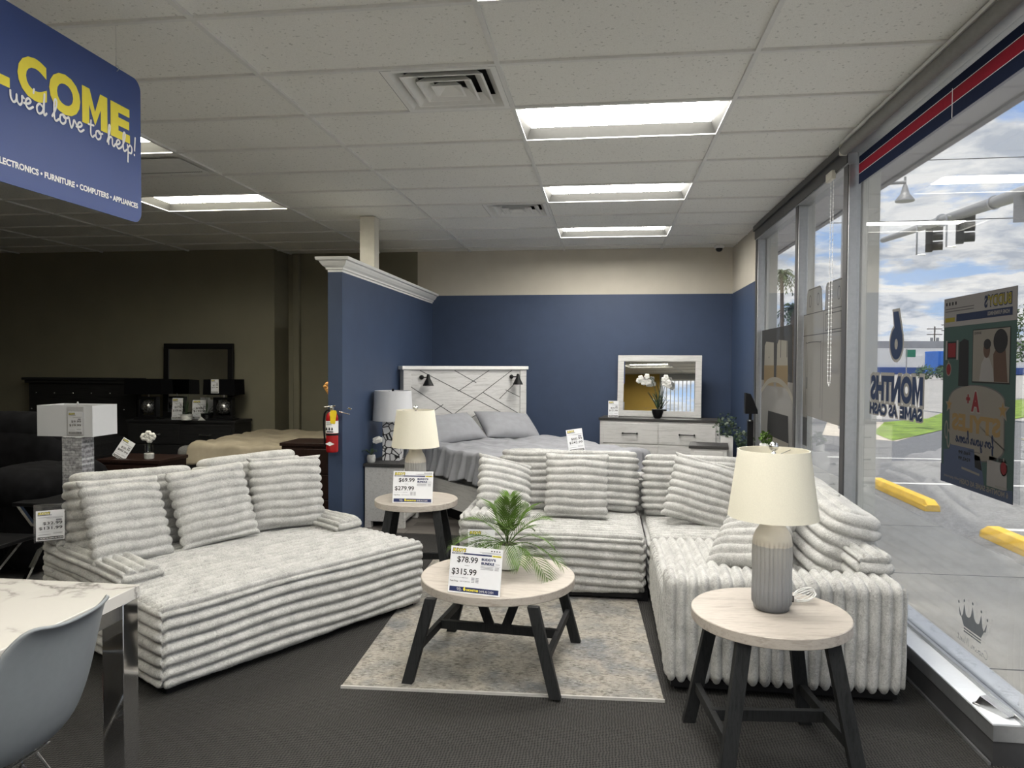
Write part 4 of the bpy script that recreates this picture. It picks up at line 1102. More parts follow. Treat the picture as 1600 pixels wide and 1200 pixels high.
t = thing('nightstand', 'whitewashed nightstand with charcoal top against the blue partition', 'nightstand', (-2.045, 6.86, .006), 90)
drawer_unit(t, .55, .38, .605, 2, 1, M['whitewood_h'], M['darktop'], M['black'], leg=.06)
# mosaic lamp on it
t = thing('table_lamp', 'white drum shade lamp with black and white mosaic base on the nightstand', 'table lamp', (-2.05, 6.88, .611))
MB().box(-.085, .085, -.07, .07, 0, .375).build('base', M['mosaic'], t, bevel=.003)
MB().tube([(0,0,.37),(0,0,.67)], .006, 8).build('stem', M['black'], t)
s = MB(); shade(s, .196, .178, .385, .675); s.build('lamp_shade', M['shade_white'], t)
b = MB()
for q in range(3):
    a = 2*PI*q/3; b.tube([(.178*math.cos(a), .178*math.sin(a), .665),(0,0,.655)], .002, 6)
b.build('spider', M['black'], t); MB().lathe([(.007,.655),(.011,.665),(.011,.69),(.006,.695)], 14).build('finial', M['black'], t)
def orchid(t, h, blooms, lean, pot_h, sc=1, mat='petal'):
    pts = [(lean*(q/8)**2*.9, 0, pot_h+h*math.sin(PI*.5*q/8)) for q in range(9)]
    MB().tube(pts, .003*sc, 6).build('stem', M['darkgreen'], t)
    for q in range(blooms):
        f = .55+.45*q/max(1,blooms-1); p = Vector(pts[-1])*f + Vector(pts[4])*(1-f); p.x = pts[-1][0]*f*1.02; p.z = pot_h + h*(.72+.3*f*(1-.35*(q/blooms)))
        b = MB()
        for k_ in range(5):
            a = 2*PI*k_/5+q
            b.ball((p.x+.022*sc*math.cos(a), p.y-.01*sc, p.z+.022*sc*math.sin(a)), .02*sc, 5, 0, (1,.3,1))
        b.ball((p.x, p.y-.018*sc, p.z), .008*sc, 4)
        b.build('bloom', M[mat], t)
    for q in range(5):
        a = 2*PI*q/5+.4; b = MB(); n = 6; l = .09*sc+.02*q*sc; vs = []
        for i in range(n+1):
            u = i/n; x = l*u; z = pot_h+.07*sc*math.sin(u*2.2); wd = .018*sc*math.sin(PI*min(.98,u*.9+.08))
            vs += [(x*math.cos(a)-wd*math.sin(a), x*math.sin(a)+wd*math.cos(a), z), (x*math.cos(a)+wd*math.sin(a), x*math.sin(a)-wd*math.cos(a), z)]
        b.add(vs, [(2*i,2*i+1,2*i+3,2*i+2) for i in range(n)]); b.build('leaf', M['darkgreen'], t)
t = thing('potted_orchid', 'small white orchid in a stone pot on the nightstand by the mosaic lamp', 'potted plant', (-2.19, 6.64, .611))
MB().lathe([(.028,0),(.038,.012),(.042,.045),(.036,.075),(.031,.075)], 20).build('pot', M['cork'], t)
orchid(t, .16, 4, .09, .07, .8)

# ------------------------------------------------------------------ dresser with mirror
DX, DY, DR = .665, 8.98, -9.5
t = thing('dresser', 'whitewashed dresser with charcoal top and black bar handles on the blue wall', 'dresser', (DX, DY, .006), DR)
drawer_unit(t, 1.40, .40, .90, 3, 2, M['whitewood'], M['darktop'], M['black'], leg=.06, hw=.17)
DM = Matrix.Translation((DX,DY,.006)) @ Matrix.Rotation(R(DR),4,'Z')
def mirror(t, w, h, fw, frame, lean):
    T = TR(0,0,0,lean)
    for (a, b_, c, d_) in ((-w/2, w/2, 0, fw), (-w/2, w/2, h-fw, h), (-w/2, -w/2+fw, fw, h-fw), (w/2-fw, w/2, fw, h-fw)):
        MB().box(a, b_, -.018, .018, c, d_, 0, T).build('frame_rail', frame, t, bevel=.003)
    MB().box(-w/2+fw-.005, w/2-fw+.005, -.006, .012, fw-.005, h-fw+.005, 0, T).build('mirror_glass', M['mirror'], t, smooth=False)
p = DM @ Vector((-.03, .13, .901))
t = thing('mirror', 'rectangular mirror in a pale wood frame leaning on the blue wall above the dresser', 'mirror', p, DR)
mirror(t, 1.02, .76, .075, M['whitewood'], -4)
p = DM @ Vector((-.02, -.10, .901))
t = thing('potted_orchid', 'white orchids with long leaves in a black pot in front of the dresser mirror', 'potted plant', p, DR)
MB().lathe([(.035,0),(.05,.02),(.068,.075),(.07,.11),(.062,.11)], 24).build('pot', M['black'], t)
MB().lathe([(.060,.10),(.03,.112)], 20).build('soil', M['soil'], t)
def blades(t, n, l, z0, wd, mat, seed, name='leaf', spread=1.0):
    rg = random.Random(seed)
    for q in range(n):
        a = 2*PI*q/n + rg.uniform(-.3,.3); el = rg.uniform(.35,1.35)/spread; ll = l*rg.uniform(.7,1.15); b = MB(); vs = []; N = 8
        for i in range(N+1):
            u = i/N; x = ll*u*math.cos(el); z = z0+ll*(u*math.sin(el)-.45*u*u*math.cos(el)); w_ = wd*(1-u)**.6*(.4+u if u < .6 else 1)
            vs += [(x*math.cos(a)-w_*math.sin(a), x*math.sin(a)+w_*math.cos(a), z+.3*w_), (x*math.cos(a)+w_*math.sin(a), x*math.sin(a)-w_*math.cos(a), z+.3*w_)]
        b.add(vs, [(2*i,2*i+1,2*i+3,2*i+2) for i in range(N)]); b.build(name, mat, t)
blades(t, 14, .32, .10, .011, M['darkgreen'], 3)
for (dx, hh, nb) in ((-.16, .42, 7), (.10, .38, 7)):
    st = [(dx*(q/8)**1.6, .0, .1+hh*math.sin(PI*.52*q/8)) for q in range(9)]
    MB().tube(st, .0035, 6).build('stem', M['darkgreen'], t)
    rg = random.Random(int(hh*100))
    for q in range(nb):
        cx = st[-1][0]+rg.uniform(-.07,.07); cz = st[-1][2]+rg.uniform(-.09,.02); b = MB()
        for k_ in range(5):
            a = 2*PI*k_/5+q; b.ball((cx+.019*math.cos(a), -.015-.01*(q%3), cz+.019*math.sin(a)), .017, 5, 0, (1,.3,1))
        b.build('bloom', M['petal'], t)
p = DM @ Vector((-.55, -.13, .902))
card('white price card standing at the left end of the pale dresser', p, DR, .125, .20, '$30.99', '$121.99', 4, 'P')

# ------------------------------------------------------------------ things beside the window
t = thing('side_cabinet', 'dark glass-topped bedside chest in front of the right end of the dresser', 'nightstand', (1.07, 7.72, .006), -8)
drawer_unit(t, .36, .36, .725, 3, 1, M['whitewood'], M['darktop'], M['black'], leg=.05, hw=.1)
def leafball(mb, c, rad, n, size, seed, sc=(1,1,1)):
    rg = random.Random(seed)
    for q in range(n):
        v = Vector((rg.gauss(0,1), rg.gauss(0,1), rg.gauss(0,1))).normalized()*rad*rg.uniform(.35,1)**.6
        v = Vector((v.x*sc[0], v.y*sc[1], v.z*sc[2])); p = Vector(c)+v
        a = Vector((rg.uniform(-1,1), rg.uniform(-1,1), rg.uniform(-.6,1))).normalized(); bb = a.orthogonal().normalized()*size*.35; s_ = size*rg.uniform(.6,1.2)
        mb.add([p, p+a*s_*.5+bb, p+a*s_, p+a*s_*.5-bb], [(0,1,2,3)])
for (x, y, zt, rr, lab, sd) in ((1.285, 7.95, .79, .13, 'leafy green plant in a tall white square planter right of the dresser', 1), (1.405, 7.62, .70, .10, 'small wispy plant in a white planter beside the dark stand by the window', 2)):
    t = thing('potted_plant', lab, 'potted plant', (x, y, .006), group='plants in white planters')
    MB().box(-.05, .05, -.05, .05, 0, zt*.62).build('pedestal', M['ceramic_white'], t, bevel=.004)
    MB().box(-.06, .06, -.06, .06, zt*.62+.0, zt).build('pot', M['ceramic_white'], t, bevel=.006)
    b = MB(); leafball(b, (0,0,zt+rr*.8), rr, 170, .035, sd, (1,1,1.05)); b.build('foliage', M['darkgreen'], t, smooth=False)
    b = MB()
    for q in range(6):
        a = q*1.1; b.tube([(0,0,zt-.01),(.03*math.cos(a),.03*math.sin(a),zt+rr*.6),(.07*math.cos(a),.07*math.sin(a),zt+rr*1.3)], .002, 5)
    b.build('stem', M['darkgreen'], t)
t = thing('black_stand', 'black slim post with an angled head standing in the corner by the blue wall', 'stand', (1.445, 7.52, .006))
MB().lathe([(.045,0),(.045,.01),(.02,.02)], 20).build('base', M['black'], t)
MB().box(-.028, .028, -.02, .02, .015, 1.0).build('post', M['black'], t, bevel=.003)
MB().lathe([(.033,.985),(.033,1.0)], 20).build('chrome_collar', M['chrome'], t)
b = MB(); b.prism([(-.055,1.06),(.065,1.06),(.062,1.10),(-.005,1.26),(-.055,1.27)], -.045, .045, 0, Matrix(((1,0,0,0),(0,0,1,0),(0,1,0,0),(0,0,0,1)))); b.build('angled_head', M['black'], t, bevel=.004)
MB().tube([(0,0,1.0),(0,0,1.07)], .015, 10).build('neck', M['black'], t)
t = thing('potted_plant', 'small leafy plant on a white pedestal, peeking over the front lamp shade', 'potted plant', (1.40, 6.6, .006), group='plants in white planters')
MB().box(-.075, .075, -.075, .075, 0, .80).build('pedestal', M['ceramic_white'], t, bevel=.004)
MB().lathe([(.03,.80),(.045,.81),(.05,.85),(.045,.86)], 18).build('pot', M['ceramic_white'], t)
b = MB(); leafball(b, (0,0,.905), .06, 90, .035, 5); b.build('foliage', M['plantgreen'], t, smooth=False)

# ------------------------------------------------------------------ palm on the coffee table
t = thing('potted_palm', 'green artificial palm in a white round pot on the coffee table', 'potted plant', (-.505, 3.80, .467))
MB().lathe([(.045,0),(.062,.008),(.073,.05),(.076,.10),(.070,.135),(.064,.135),(.060,.12)], 40).build('pot', M['ceramic_white'], t)
MB().ball((0,0,.115), .06, 8, 0, (1,1,.4)).build('moss', M['soil'], t)
rg = random.Random(11)
fr = [(-75,1.35,.34),(90,1.25,.36),(130,1.1,.34),(55,1.05,.34),(20,.85,.36),(165,.8,.36),(200,.45,.40),(185,.25,.36),(215,.15,.36),(-20,.25,.38),(-40,.1,.36),(-10,.55,.34),(-70,.3,.30),(-110,.4,.32),(-140,.25,.36),(100,.7,.30),(60,.6,.32),(-85,.9,.32)]
for (az, el, ln) in fr:
    az = R(az+rg.uniform(-6,6)); N = 17; ln *= .87; pts = []
    for i in range(N+1):
        u = i/N; x = ln*u*math.cos(el*.85+.1)*1.0; z = .12+ln*(u*math.sin(el)+.25*u*(1-u)-.50*u*u*math.cos(el))
        pts.append(Vector((x*math.cos(az), x*math.sin(az), z)))
    b = MB(); b.tube(pts, [.003*(1-.8*i/N) for i in range(N+1)], 5)
    for i in range(5, N+1):
        d = (pts[i]-pts[i-1]).normalized(); side = d.cross(Vector((0,0,1)))
        side = side.normalized() if side.length > .05 else Vector((1,0,0)); up = side.cross(d).normalized()
        for half in (0,):
            base = pts[i-1].lerp(pts[i], half); u = (i-1+half)/N
            ll = .15*(math.sin(PI*min(.97,max(.12,u*.85+.1)))**.7)*rg.uniform(.85,1.1)
            for s_ in (-1,1):
                dd = (d*.86+side*s_*.52+up*.10).normalized(); w_ = up.cross(dd).normalized()*.0034
                mid = base+dd*ll*.5+up*.004; tip = base+dd*ll-Vector((0,0,.018))*(ll/.13)
                b.add([base-w_*.5, mid-w_, tip, mid+w_, base+w_*.5], [(0,1,2,3,4)])
    b.build('frond', M['plantgreen'], t, smooth=False)

# price cards around the seating
card('large white price card reading $78.99 leaning on the coffee table', (-.605, 3.335, .469), -11, .262, .215, '$78.99', '$315.99', 12)
card('white price card reading $69.99 on the end table by the bed', (-1.315, 4.875, .587), 3, .28, .218, '$69.99', '$279.99', 10)
card('plastic-sleeved price card reading $32.99 on the back arm of the left sofa', (-3.05, 3.66, .56), 38, .135, .165, '$32.99', '$131.99', 4, 'P', True)
card('white price card reading $60.99 propped on the grey bed behind the sectional', (-.25, 6.72, .745), 10, .15, .21, '$60.99', '$242.99', 10, 'P', roll=-8)
card('white price card half hidden behind the palm on the sectional front', (-.80, 4.70, .22), 0, .18, .24, '$96.99', '$387.99', -1, 'P', foot=False)
# ------------------------------------------------------------------ hanging welcome sign
t = thing('hanging_sign', 'blue hanging WELCOME sign with yellow and white lettering at upper left', 'sign', (-2.1, 3.09, 2.18))
FS = Matrix(((0,0,1,0),(1,0,0,0),(0,1,0,0),(0,0,0,1)))     # u = +Y, v = +Z, normal = +X
SL, SH, rc = 1.30, .64, .05
pl = []
for cx, cy, a0 in ((-rc,SH-rc,0),(-SL+rc,SH-rc,90),(-SL+rc,rc,180),(-rc,rc,270)):
    pl += [(cx+rc*math.cos(R(a0+9*q)), cy+rc*math.sin(R(a0+9*q))) for q in range(11)]
MB().prism(pl, -.006, 0, 0, FS).build('panel', M['signblue'], t, smooth=False)
b = MB()
cap = .148
for s, u0, u1 in (('E', -.205, -.078), ('M', -.375, -.225), ('O', -.55, -.385), ('C', -.70, -.562), ('L', -.845, -.735), ('E', -.965, -.86), ('W', -1.19, -.98)):
    v0 = .338-(.004 if s in 'CO' else 0); put_text(b, s, u0, v0, u1-u0, cap+(.008 if s in 'CO' else 0), 0, FS, .0012, .05)
b.build('large_lettering', M['yellow'], t, smooth=False)
tot = sum(GL[c][0] for c in "we'd love to help!"); x_ = 0
for wd in ("we'd", 'love', 'to', 'help!'):
    k_ = sum(GL[c][0] for c in wd)
    b = MB(); script_text(b, wd, -.735+.70*x_/tot, .295, .70*k_/tot, .036, .0085, 0, FS, .0024); b.build('script_word', M['whiteink'], t, smooth=False)
    x_ += k_ + GL[' '][0]
b = MB(); put_text(b, 'ELECTRONICS • FURNITURE • COMPUTERS • APPLIANCES', -.80, .062, .77, .024, 0, FS, .0012, .04); b.build('small_lettering', M['whiteink'], t, smooth=False)
for u in (-.16, -1.14):
    b = MB(); b.tube([(-.003,u,SH-.012),(-.003,u,SH+.05)], .0018, 6); b.tube([(-.003,u,SH+.05),(-.003,u,CZ-2.18)], .0007, 5)
    b.tube([(-.003+.012*math.sin(q), u, SH-.004+.012*math.cos(q)) for q in [2*PI*k/12 for k in range(13)]], .0016, 5)
    b.build('hanging_wire', M['steel'], t)

# ------------------------------------------------------------------ fire extinguisher
t = thing('fire_extinguisher', 'red fire extinguisher with yellow tag on the end of the blue partition', 'fire extinguisher', (-2.315, 5.97, .79))
MB().lathe([(.046,0),(.051,.006),(.052,.02),(.052,.285),(.048,.315),(.034,.338),(.022,.345)], 32).build('cylinder', M['red'], t)
b = MB(); b.lathe([(.0528,.165),(.0528,.268)], 32, cap0=False, cap1=False); b.build('label_band', M['whiteink'], t)
b = MB(); b.lathe([(.0535,.145),(.0535,.162)], 32, cap0=False, cap1=False); b.build('strap', M['black'], t)
b = MB()
FL = Matrix(((1,0,0,0),(0,0,-1,-.0525),(0,1,0,0),(0,0,0,1)))
for q, x in enumerate((-.028,-.005,.02)): put_poly(b, [(x-.008,.19),(x+.008,.19),(x+.005,.212),(x-.004,.216)], 0, FL, .0015)
for q in range(3): put_rect(b, -.03, .015, .236+q*.009, .239+q*.009, 0, FL, .0015)
put_rect(b, -.03, .03, .172, .182, 0, FL, .0015); b.build('label_print', M['ink'], t, smooth=False)
b = MB(); put_poly(b, [(-.04,.075),(0,.057),(.04,.075),(0,.093)], 0, FL, .0022); b.build('diamond_mark', M['whiteink'], t, smooth=False)
b = MB(); b.box(-.014, .014, -.016, .016, .34, .385); b.build('valve', M['steel'], t, bevel=.003)
b = MB(); b.box(-.02, .085, -.008, .008, .385, .393, 0, TR(0,0,0,0,-8,0)); b.box(-.012, .08, -.008, .008, .32, .328, 0, TR(0,0,.03,0,14,0)); b.box(-.03, .0, -.008, .008, .40, .412, 0, TR(0,0,0,0,25,0)); b.build('lever', M['chrome'], t, bevel=.002)
b = MB(); b.tube([(-.012,0,.362),(-.045,-.004,.358),(-.065,-.005,.33),(-.072,-.005,.27),(-.07,-.005,.18),(-.066,-.004,.12),(-.062,-.003,.04)], .0085, 10); b.build('hose', M['black'], t)
b = MB(); b.add([(.005,-.055,.25),(.048,-.056,.245),(.062,-.055,.345),(.055,-.054,.36),(.012,-.055,.362),(.002,-.055,.345)], [(0,1,2,3,4,5)]); b.build('inspection_tag', M['tagyellow'], t, smooth=False)
MB().box(-.03, .03, .052, .068, .05, .30).build('wall_bracket', M['black'], t)

# ------------------------------------------------------------------ dining table and shell chair
t = thing('dining_table', 'white marble-top dining table with chrome legs at the left front corner', 'table', (-2.24, 1.65, 0), 0)
TX, TY = .60, .735
MB().box(-TX, TX, -TY, TY, .712, .758).build('tabletop', M['marble'], t, bevel=.003)
b = MB()
for y in (-TY+.02, TY-.06): b.box(-TX+.03, TX-.03, y, y+.04, .655, .711)
for x in (-TX+.02, TX-.06): b.box(x, x+.04, -TY+.03, TY-.03, .655, .711)
b.build('apron', M['steel'], t, bevel=.002)
for sx in (-1,1):
    for sy in (-1,1): MB().box(sx*(TX-.045)-.04, sx*(TX-.045)+.04, sy*(TY-.045)-.04, sy*(TY-.045)+.04, 0, .712).build('leg', M['chrome'], t, bevel=.002)

t = thing('shell_chair', 'grey moulded plastic shell chair with wire legs pushed to the marble table', 'chair', (-1.745, 1.88, 0), 0)
# profile in local coords: sitter faces -X; a = across (+Y)
prof = [(-.24,.415),(-.22,.432),(-.15,.43),(-.05,.418),(.05,.412),(.11,.428),(.155,.475),(.185,.55),(.205,.63),(.222,.71),(.238,.775),(.252,.812),(.268,.825)]
wid = [.20,.225,.24,.242,.238,.232,.226,.222,.215,.205,.19,.165,.125]
curl = [.0,.012,.035,.055,.075,.09,.085,.075,.065,.055,.045,.03,.015]
NU = 24; vs = []
pp = catmull([p for p in prof], 4); ww = np.interp(np.linspace(0,12,len(pp)), range(13), wid); cc = np.interp(np.linspace(0,12,len(pp)), range(13), curl)
for i, (x, z) in enumerate(pp):
    a = pp[max(0,i-1)]; c_ = pp[min(len(pp)-1,i+1)]; d = Vector((c_[0]-a[0], 0, c_[1]-a[1])).normalized(); nrm = Vector((-d.z, 0, d.x))
    for k in range(NU+1):
        s_ = -1+2*k/NU; f = cc[i]*abs(s_)**2.6
        vs.append((x+nrm.x*f, ww[i]*s_, z+nrm.z*f))
m_ = NU+1
b = MB(); b.add(vs, [(i*m_+k, i*m_+k+1, (i+1)*m_+k+1, (i+1)*m_+k) for i in range(len(pp)-1) for k in range(NU)])
o = b.build('seat_shell', M['plastic_grey'], t, angle=80); sm = o.modifiers.new('thickness','SOLIDIFY'); sm.thickness = .009; sm.offset = 0
b = MB()
for sx in (-1,1):
    for sy in (-1,1):
        MB().tube([(sx*.06,sy*.06,.40),(sx*.20,sy*.21,.0)], .0055, 8).build('leg', M['chrome'], t)
for sy in (-1,1): b.tube([(-.14,sy*.15,.16),(.14,sy*.15,.16)], .004, 6); b.tube([(.14,sy*.15,.16),(-.06,sy*.06,.40)], .004, 6); b.tube([(-.14,sy*.15,.16),(.06,sy*.06,.40)], .004, 6)
for sx in (-1,1): b.tube([(sx*.14,-.15,.16),(sx*.14,.15,.16)], .004, 6)
b.tube([(-.09,-.09,.402),(.09,-.09,.402),(.09,.09,.402),(-.09,.09,.402),(-.09,-.09,.402)], .005, 6)
b.build('wire_brace', M['chrome'], t)

t = thing('carton', 'red and white carton under the marble table at the bottom left corner', 'box', (-2.48, 2.62, 0), 12)
MB().box(-.17, .17, -.12, .12, 0, .10).build('box', M['whiteink'], t, bevel=.002); MB().box(-.172, .172, -.122, .122, .10, .125).build('lid', M['red'], t, bevel=.002)

# ------------------------------------------------------------------ dark bedroom at the left
t = thing('bed', 'large black bed with crystal-studded headboard in the dark corner at left', 'bed', (-6.82, 8.86, 0))
b = MB(); b.box(-.77, .77, -.10, 0, 0, 1.27); b.build('headboard_panel', M['blackwood'], t, bevel=.004)
b = MB(); b.box(-.80, .80, -.14, .02, 1.27, 1.31); b.box(-.83, .83, -.16, .03, 1.31, 1.345); b.build('headboard_cap', M['blackwood'], t, bevel=.008)
b = MB()
for r_, z, off in ((0,1.14,0),(1,.93,-.07)):
    for q in range(6): b.ball((-.66+off+q*.265,-.103,z), .012, 5, 0, (1,.5,1))
b.build('crystal_studs', M['chrome'], t)
b = MB(); b.box(-.80, .80, -2.15, -.10, .12, .42); b.box(-.82, .82, -2.23, -2.15, 0, .60); b.build('bed_frame', M['blackwood'], t, bevel=.01)
MB().box(-.74, .74, -2.12, -.12, .36, .60).build('mattress', flat('charcoal_bedding', (.012,.012,.014), .9, var=.3), t, bevel=.05)
t = thing('cushion', 'grey bench cushion with pale dots behind the black recliner', 'cushion', (-5.75, 6.3, 0), 0)
MB().box(-.3, .3, -.25, .25, 0, .70).build('bench', M['black'], t); MB().box(-.3, .3, -.25, .25, .70, .84).build('cushion_pad', flat('dotted_grey_fabric', (.10,.105,.12), .8, var=.5, scale=60), t, bevel=.05)
t = thing('dresser', 'black dresser with silver pulls below the black-framed mirror in the dark corner', 'dresser', (-5.22, 8.62, 0))
drawer_unit(t, 1.42, .42, .835, 3, 2, M['blackwood'], M['blackwood'], M['steel'], hw=.14)
t = thing('mirror', 'square black-framed mirror above the black dresser on the darkened wall', 'mirror', (-5.22, 8.80, .837))
mirror(t, .955, .96, .07, M['black'], -2)
def ball_lamp(x, y, z, label, w_=.21):
    t = thing('table_lamp', label, 'table lamp', (x, y, z), 0, 'black lamps with mirrored balls')
    MB().box(-.16, .16, -.07, .07, 0, .02).build('plinth', M['black'], t)
    b = MB(); b.box(-.125, .125, -.04, .04, .02, .05); b.box(-.125, -.095, -.04, .04, .05, .27); b.box(.095, .125, -.04, .04, .05, .27); b.box(-.125, .125, -.04, .04, .25, .28); b.build('square_frame', M['black'], t, bevel=.003)
    MB().ball((0,-.005,.155), .088, 14).build('mirrored_ball', M['crackle'], t)
    MB().tube([(0,0,.28),(0,0,.40)], .008, 8).build('stem', M['steel'], t)
    s = MB(); d_ = .125
    for a, b_ in ((w_, d_), (w_-.006, d_-.006)):
        s.add([(-a,-b_,.315),(a,-b_,.315),(a,b_,.315),(-a,b_,.315),(-a*.97,-b_*.97,.505),(a*.97,-b_*.97,.505),(a*.97,b_*.97,.505),(-a*.97,b_*.97,.505)], [(0,1,5,4),(1,2,6,5),(2,3,7,6),(3,0,4,7)])
    s.build('lamp_shade', M['shade_black'], t, smooth=False)
ball_lamp(-5.70, 8.50, .837, 'black shaded lamp with mirrored ball at the left end of the black dresser', .25)
ball_lamp(-4.72, 8.55, .837, 'black shaded lamp with mirrored ball at the right end of the black dresser')
card('white price card hung on the front of the right-hand black lamp shade', (-4.76, 8.405, 1.175), 0, .10, .17, '$7.99', '$31.99', 0, 'P', foot=False)
card('white price card standing on the black dresser in front of the mirror', (-5.30, 8.46, .838), 0, .14, .27, '$27.99', '$109.99', 6, 'P')
card('white price card standing behind the plants on the black dresser', (-5.08, 8.60, .838), 4, .20, .24, '$48.99', '$195.99', 6, 'P')
for (x, y, lab, sd, rib) in ((-5.12, 8.38, 'spiky green plant in a white ribbed pot on the black dresser', 5, 1), (-4.96, 8.56, 'spiky green plant in a black bowl on the black dresser', 9, 0)):
    t = thing('potted_plant', lab, 'potted plant', (x, y, .837))
    MB().lathe([(.055,0),(.065,.01),(.062,.02),(.068,.03),(.064,.04),(.070,.05),(.066,.06),(.072,.075),(.066,.075)], 24).build('pot', M['ceramic_white' if rib else 'black'], t)
    blades(t, 22, .30, .06, .008, M['darkgreen'], sd, spread=.9)
t = thing('trinket', 'small white folded figurine on the black dresser by the plants', 'ornament', (-4.93, 8.40, .837))
b = MB(); b.add([(-.05,0,0),(.05,0,0),(.03,.03,.0),(-.02,.01,.05),(.0,.0,.012)], [(0,4,3),(4,1,3),(1,2,3),(2,0,3),(0,1,2)]); b.build('figurine', M['ceramic_white'], t)
# brown nightstand with flowers
t = thing('nightstand', 'dark brown nightstand with a price card and white flowers behind the left sofa', 'nightstand', (-4.50, 6.62, 0), 0)
drawer_unit(t, .62, .46, .62, 2, 1, M['espresso'], M['espresso'], M['steel'])
card('white price card leaning to the right on the dark brown nightstand', (-4.66, 6.46, .622), 6, .13, .20, '$20.99', '$80.99', 10, 'P', roll=30)
t = thing('flower_vase', 'white flowers in a small glass jar on the dark brown nightstand', 'vase', (-4.36, 6.50, .621))
MB().lathe([(.042,0),(.045,.01),(.045,.05),(.040,.055)], 24).build('base_cup', M['cork'], t); MB().lathe([(.034,.056),(.04,.07),(.04,.14),(.036,.142)], 24).build('jar', M['clear'], t)
b = MB(); b.tube([(0,0,.06),(.005,0,.2)], .003, 6); b.tube([(0.01,0,.06),(-.02,0,.19)], .003, 6); b.build('stem', M['darkgreen'], t)
for q, (x, z) in enumerate(((-.045,.21),(.0,.235),(.04,.215),(.012,.19))):
    b = MB()
    for k in range(6):
        a = 2*PI*k/6; b.ball((x+.02*math.cos(a), -.01, z+.02*math.sin(a)), .021, 5, 0, (1,.7,1))
    b.build('bloom', M['petal'], t)
# taupe bed
t = thing('bed', 'bed with grey mattress and tan blanket behind the left sofa, head towards the partition', 'bed', (-3.45, 7.95, 0))
MB().box(-1.05, .95, -.75, .75, .05, .34).build('box_base', M['espresso'], t, bevel=.01)
MB().box(-1.08, .95, -.76, .76, .34, .66).build('mattress', M['greymat'], t, bevel=.07, seg=4)
duvet('blanket', -.76, .76, -1.33, .50, .70, .24, M['taupe'], 'tan blanket spread over the grey mattress behind the left sofa', 'blanket', Matrix.Translation((-3.0,7.95,0)) @ Matrix.Rotation(R(-90),4,'Z') @ Matrix.Translation((0,-.0,0)), amp=.02, fold=12, n=90)
pillow('bed_pillow', .62, .44, .22, 'tan bed pillow propped beside the partition behind the dark chest', 'pillow', TR(-2.66, 7.75, .74, -25, 0, -90), mat=M['taupe'], channels=False, pw=.5, step=.02, fuzz=0)
t = thing('chest', 'dark brown wooden chest against the left side of the blue partition', 'chest', (-2.76, 6.76, 0), 0)
drawer_unit(t, .56, .42, .795, 3, 1, M['espresso'], M['espresso'], M['steel'])
t = thing('flower_vase', 'orange flowers in a dark vase peeking out left of the blue partition', 'vase', (-2.575, 6.68, .796))
MB().lathe([(.03,0),(.04,.02),(.035,.12),(.018,.2),(.016,.24),(.02,.25)], 20).build('vase', M['black'], t)
b = MB()
for x, z in ((-.03,.50),(.0,.56),(.02,.47)): b.tube([(0,0,.22),(x*.5,0,(.22+z)/2),(x,0,z)], .0035, 6)
b.build('stem', M['darkgreen'], t)
for (x, z) in ((-.04,.53),(.012,.57),(.03,.49),(-.015,.49)):
    b = MB()
    for k in range(6):
        a = 2*PI*k/6; b.ball((x+.03*math.cos(a), -.01, z+.025*math.sin(a)), .03, 6, 0, (1,.7,.8))
    b.build('bloom', M['orange'], t)
b = MB(); leafball(b, (-.01,0,.61), .045, 26, .03, 8); b.build('leaves', M['darkgreen'], t, smooth=False)

# square shade lamp behind the left sofa on a chrome-legged side table
t = thing('side_table', 'black-topped side table with crossed chrome legs behind the left sofa', 'side table', (-3.66, 4.66, 0), 0)
MB().box(-.30, .30, -.25, .25, .575, .60).build('tabletop', M['black'], t, bevel=.004)
for sx in (-1,1):
    b = MB(); beam(b, (sx*.27,-.22,0), (sx*.27,.22,.575), .025, .025); beam(b, (sx*.27,.22,0), (sx*.27,-.22,.575), .025, .025); b.build('crossed_leg', M['chrome'], t)
t = thing('table_lamp', 'white square shade lamp with silver shell-tile base behind the left sofa', 'table lamp', (-3.63, 4.62, .60))
MB().box(-.075, .075, -.06, .06, 0, .435).build('base', M['pearl'], t, bevel=.002)
MB().tube([(0,0,.43),(0,0,.66)], .007, 8).build('stem', M['steel'], t)
s = MB()
for a, b_ in ((.205, .125), (.199, .119)):
    s.add([(-a,-b_,.445),(a,-b_,.445),(a,b_,.445),(-a,b_,.445),(-a,-b_,.655),(a,-b_,.655),(a,b_,.655),(-a,b_,.655)], [(0,1,5,4),(1,2,6,5),(2,3,7,6),(3,0,4,7)])
s.build('lamp_shade', M['shade_white'], t, smooth=False)
b = MB(); b.tube([(-.20,0,.65),(.20,0,.65)], .002, 6); b.lathe([(.006,.65),(.008,.66),(.004,.675)], 10); b.build('finial', M['steel'], t)
card('white price card in a clear sleeve hung on the square white lamp shade', (-3.545, 4.485, 1.06), 0, .105, .155, '$9.99', '$39.99', 0, 'P', True)

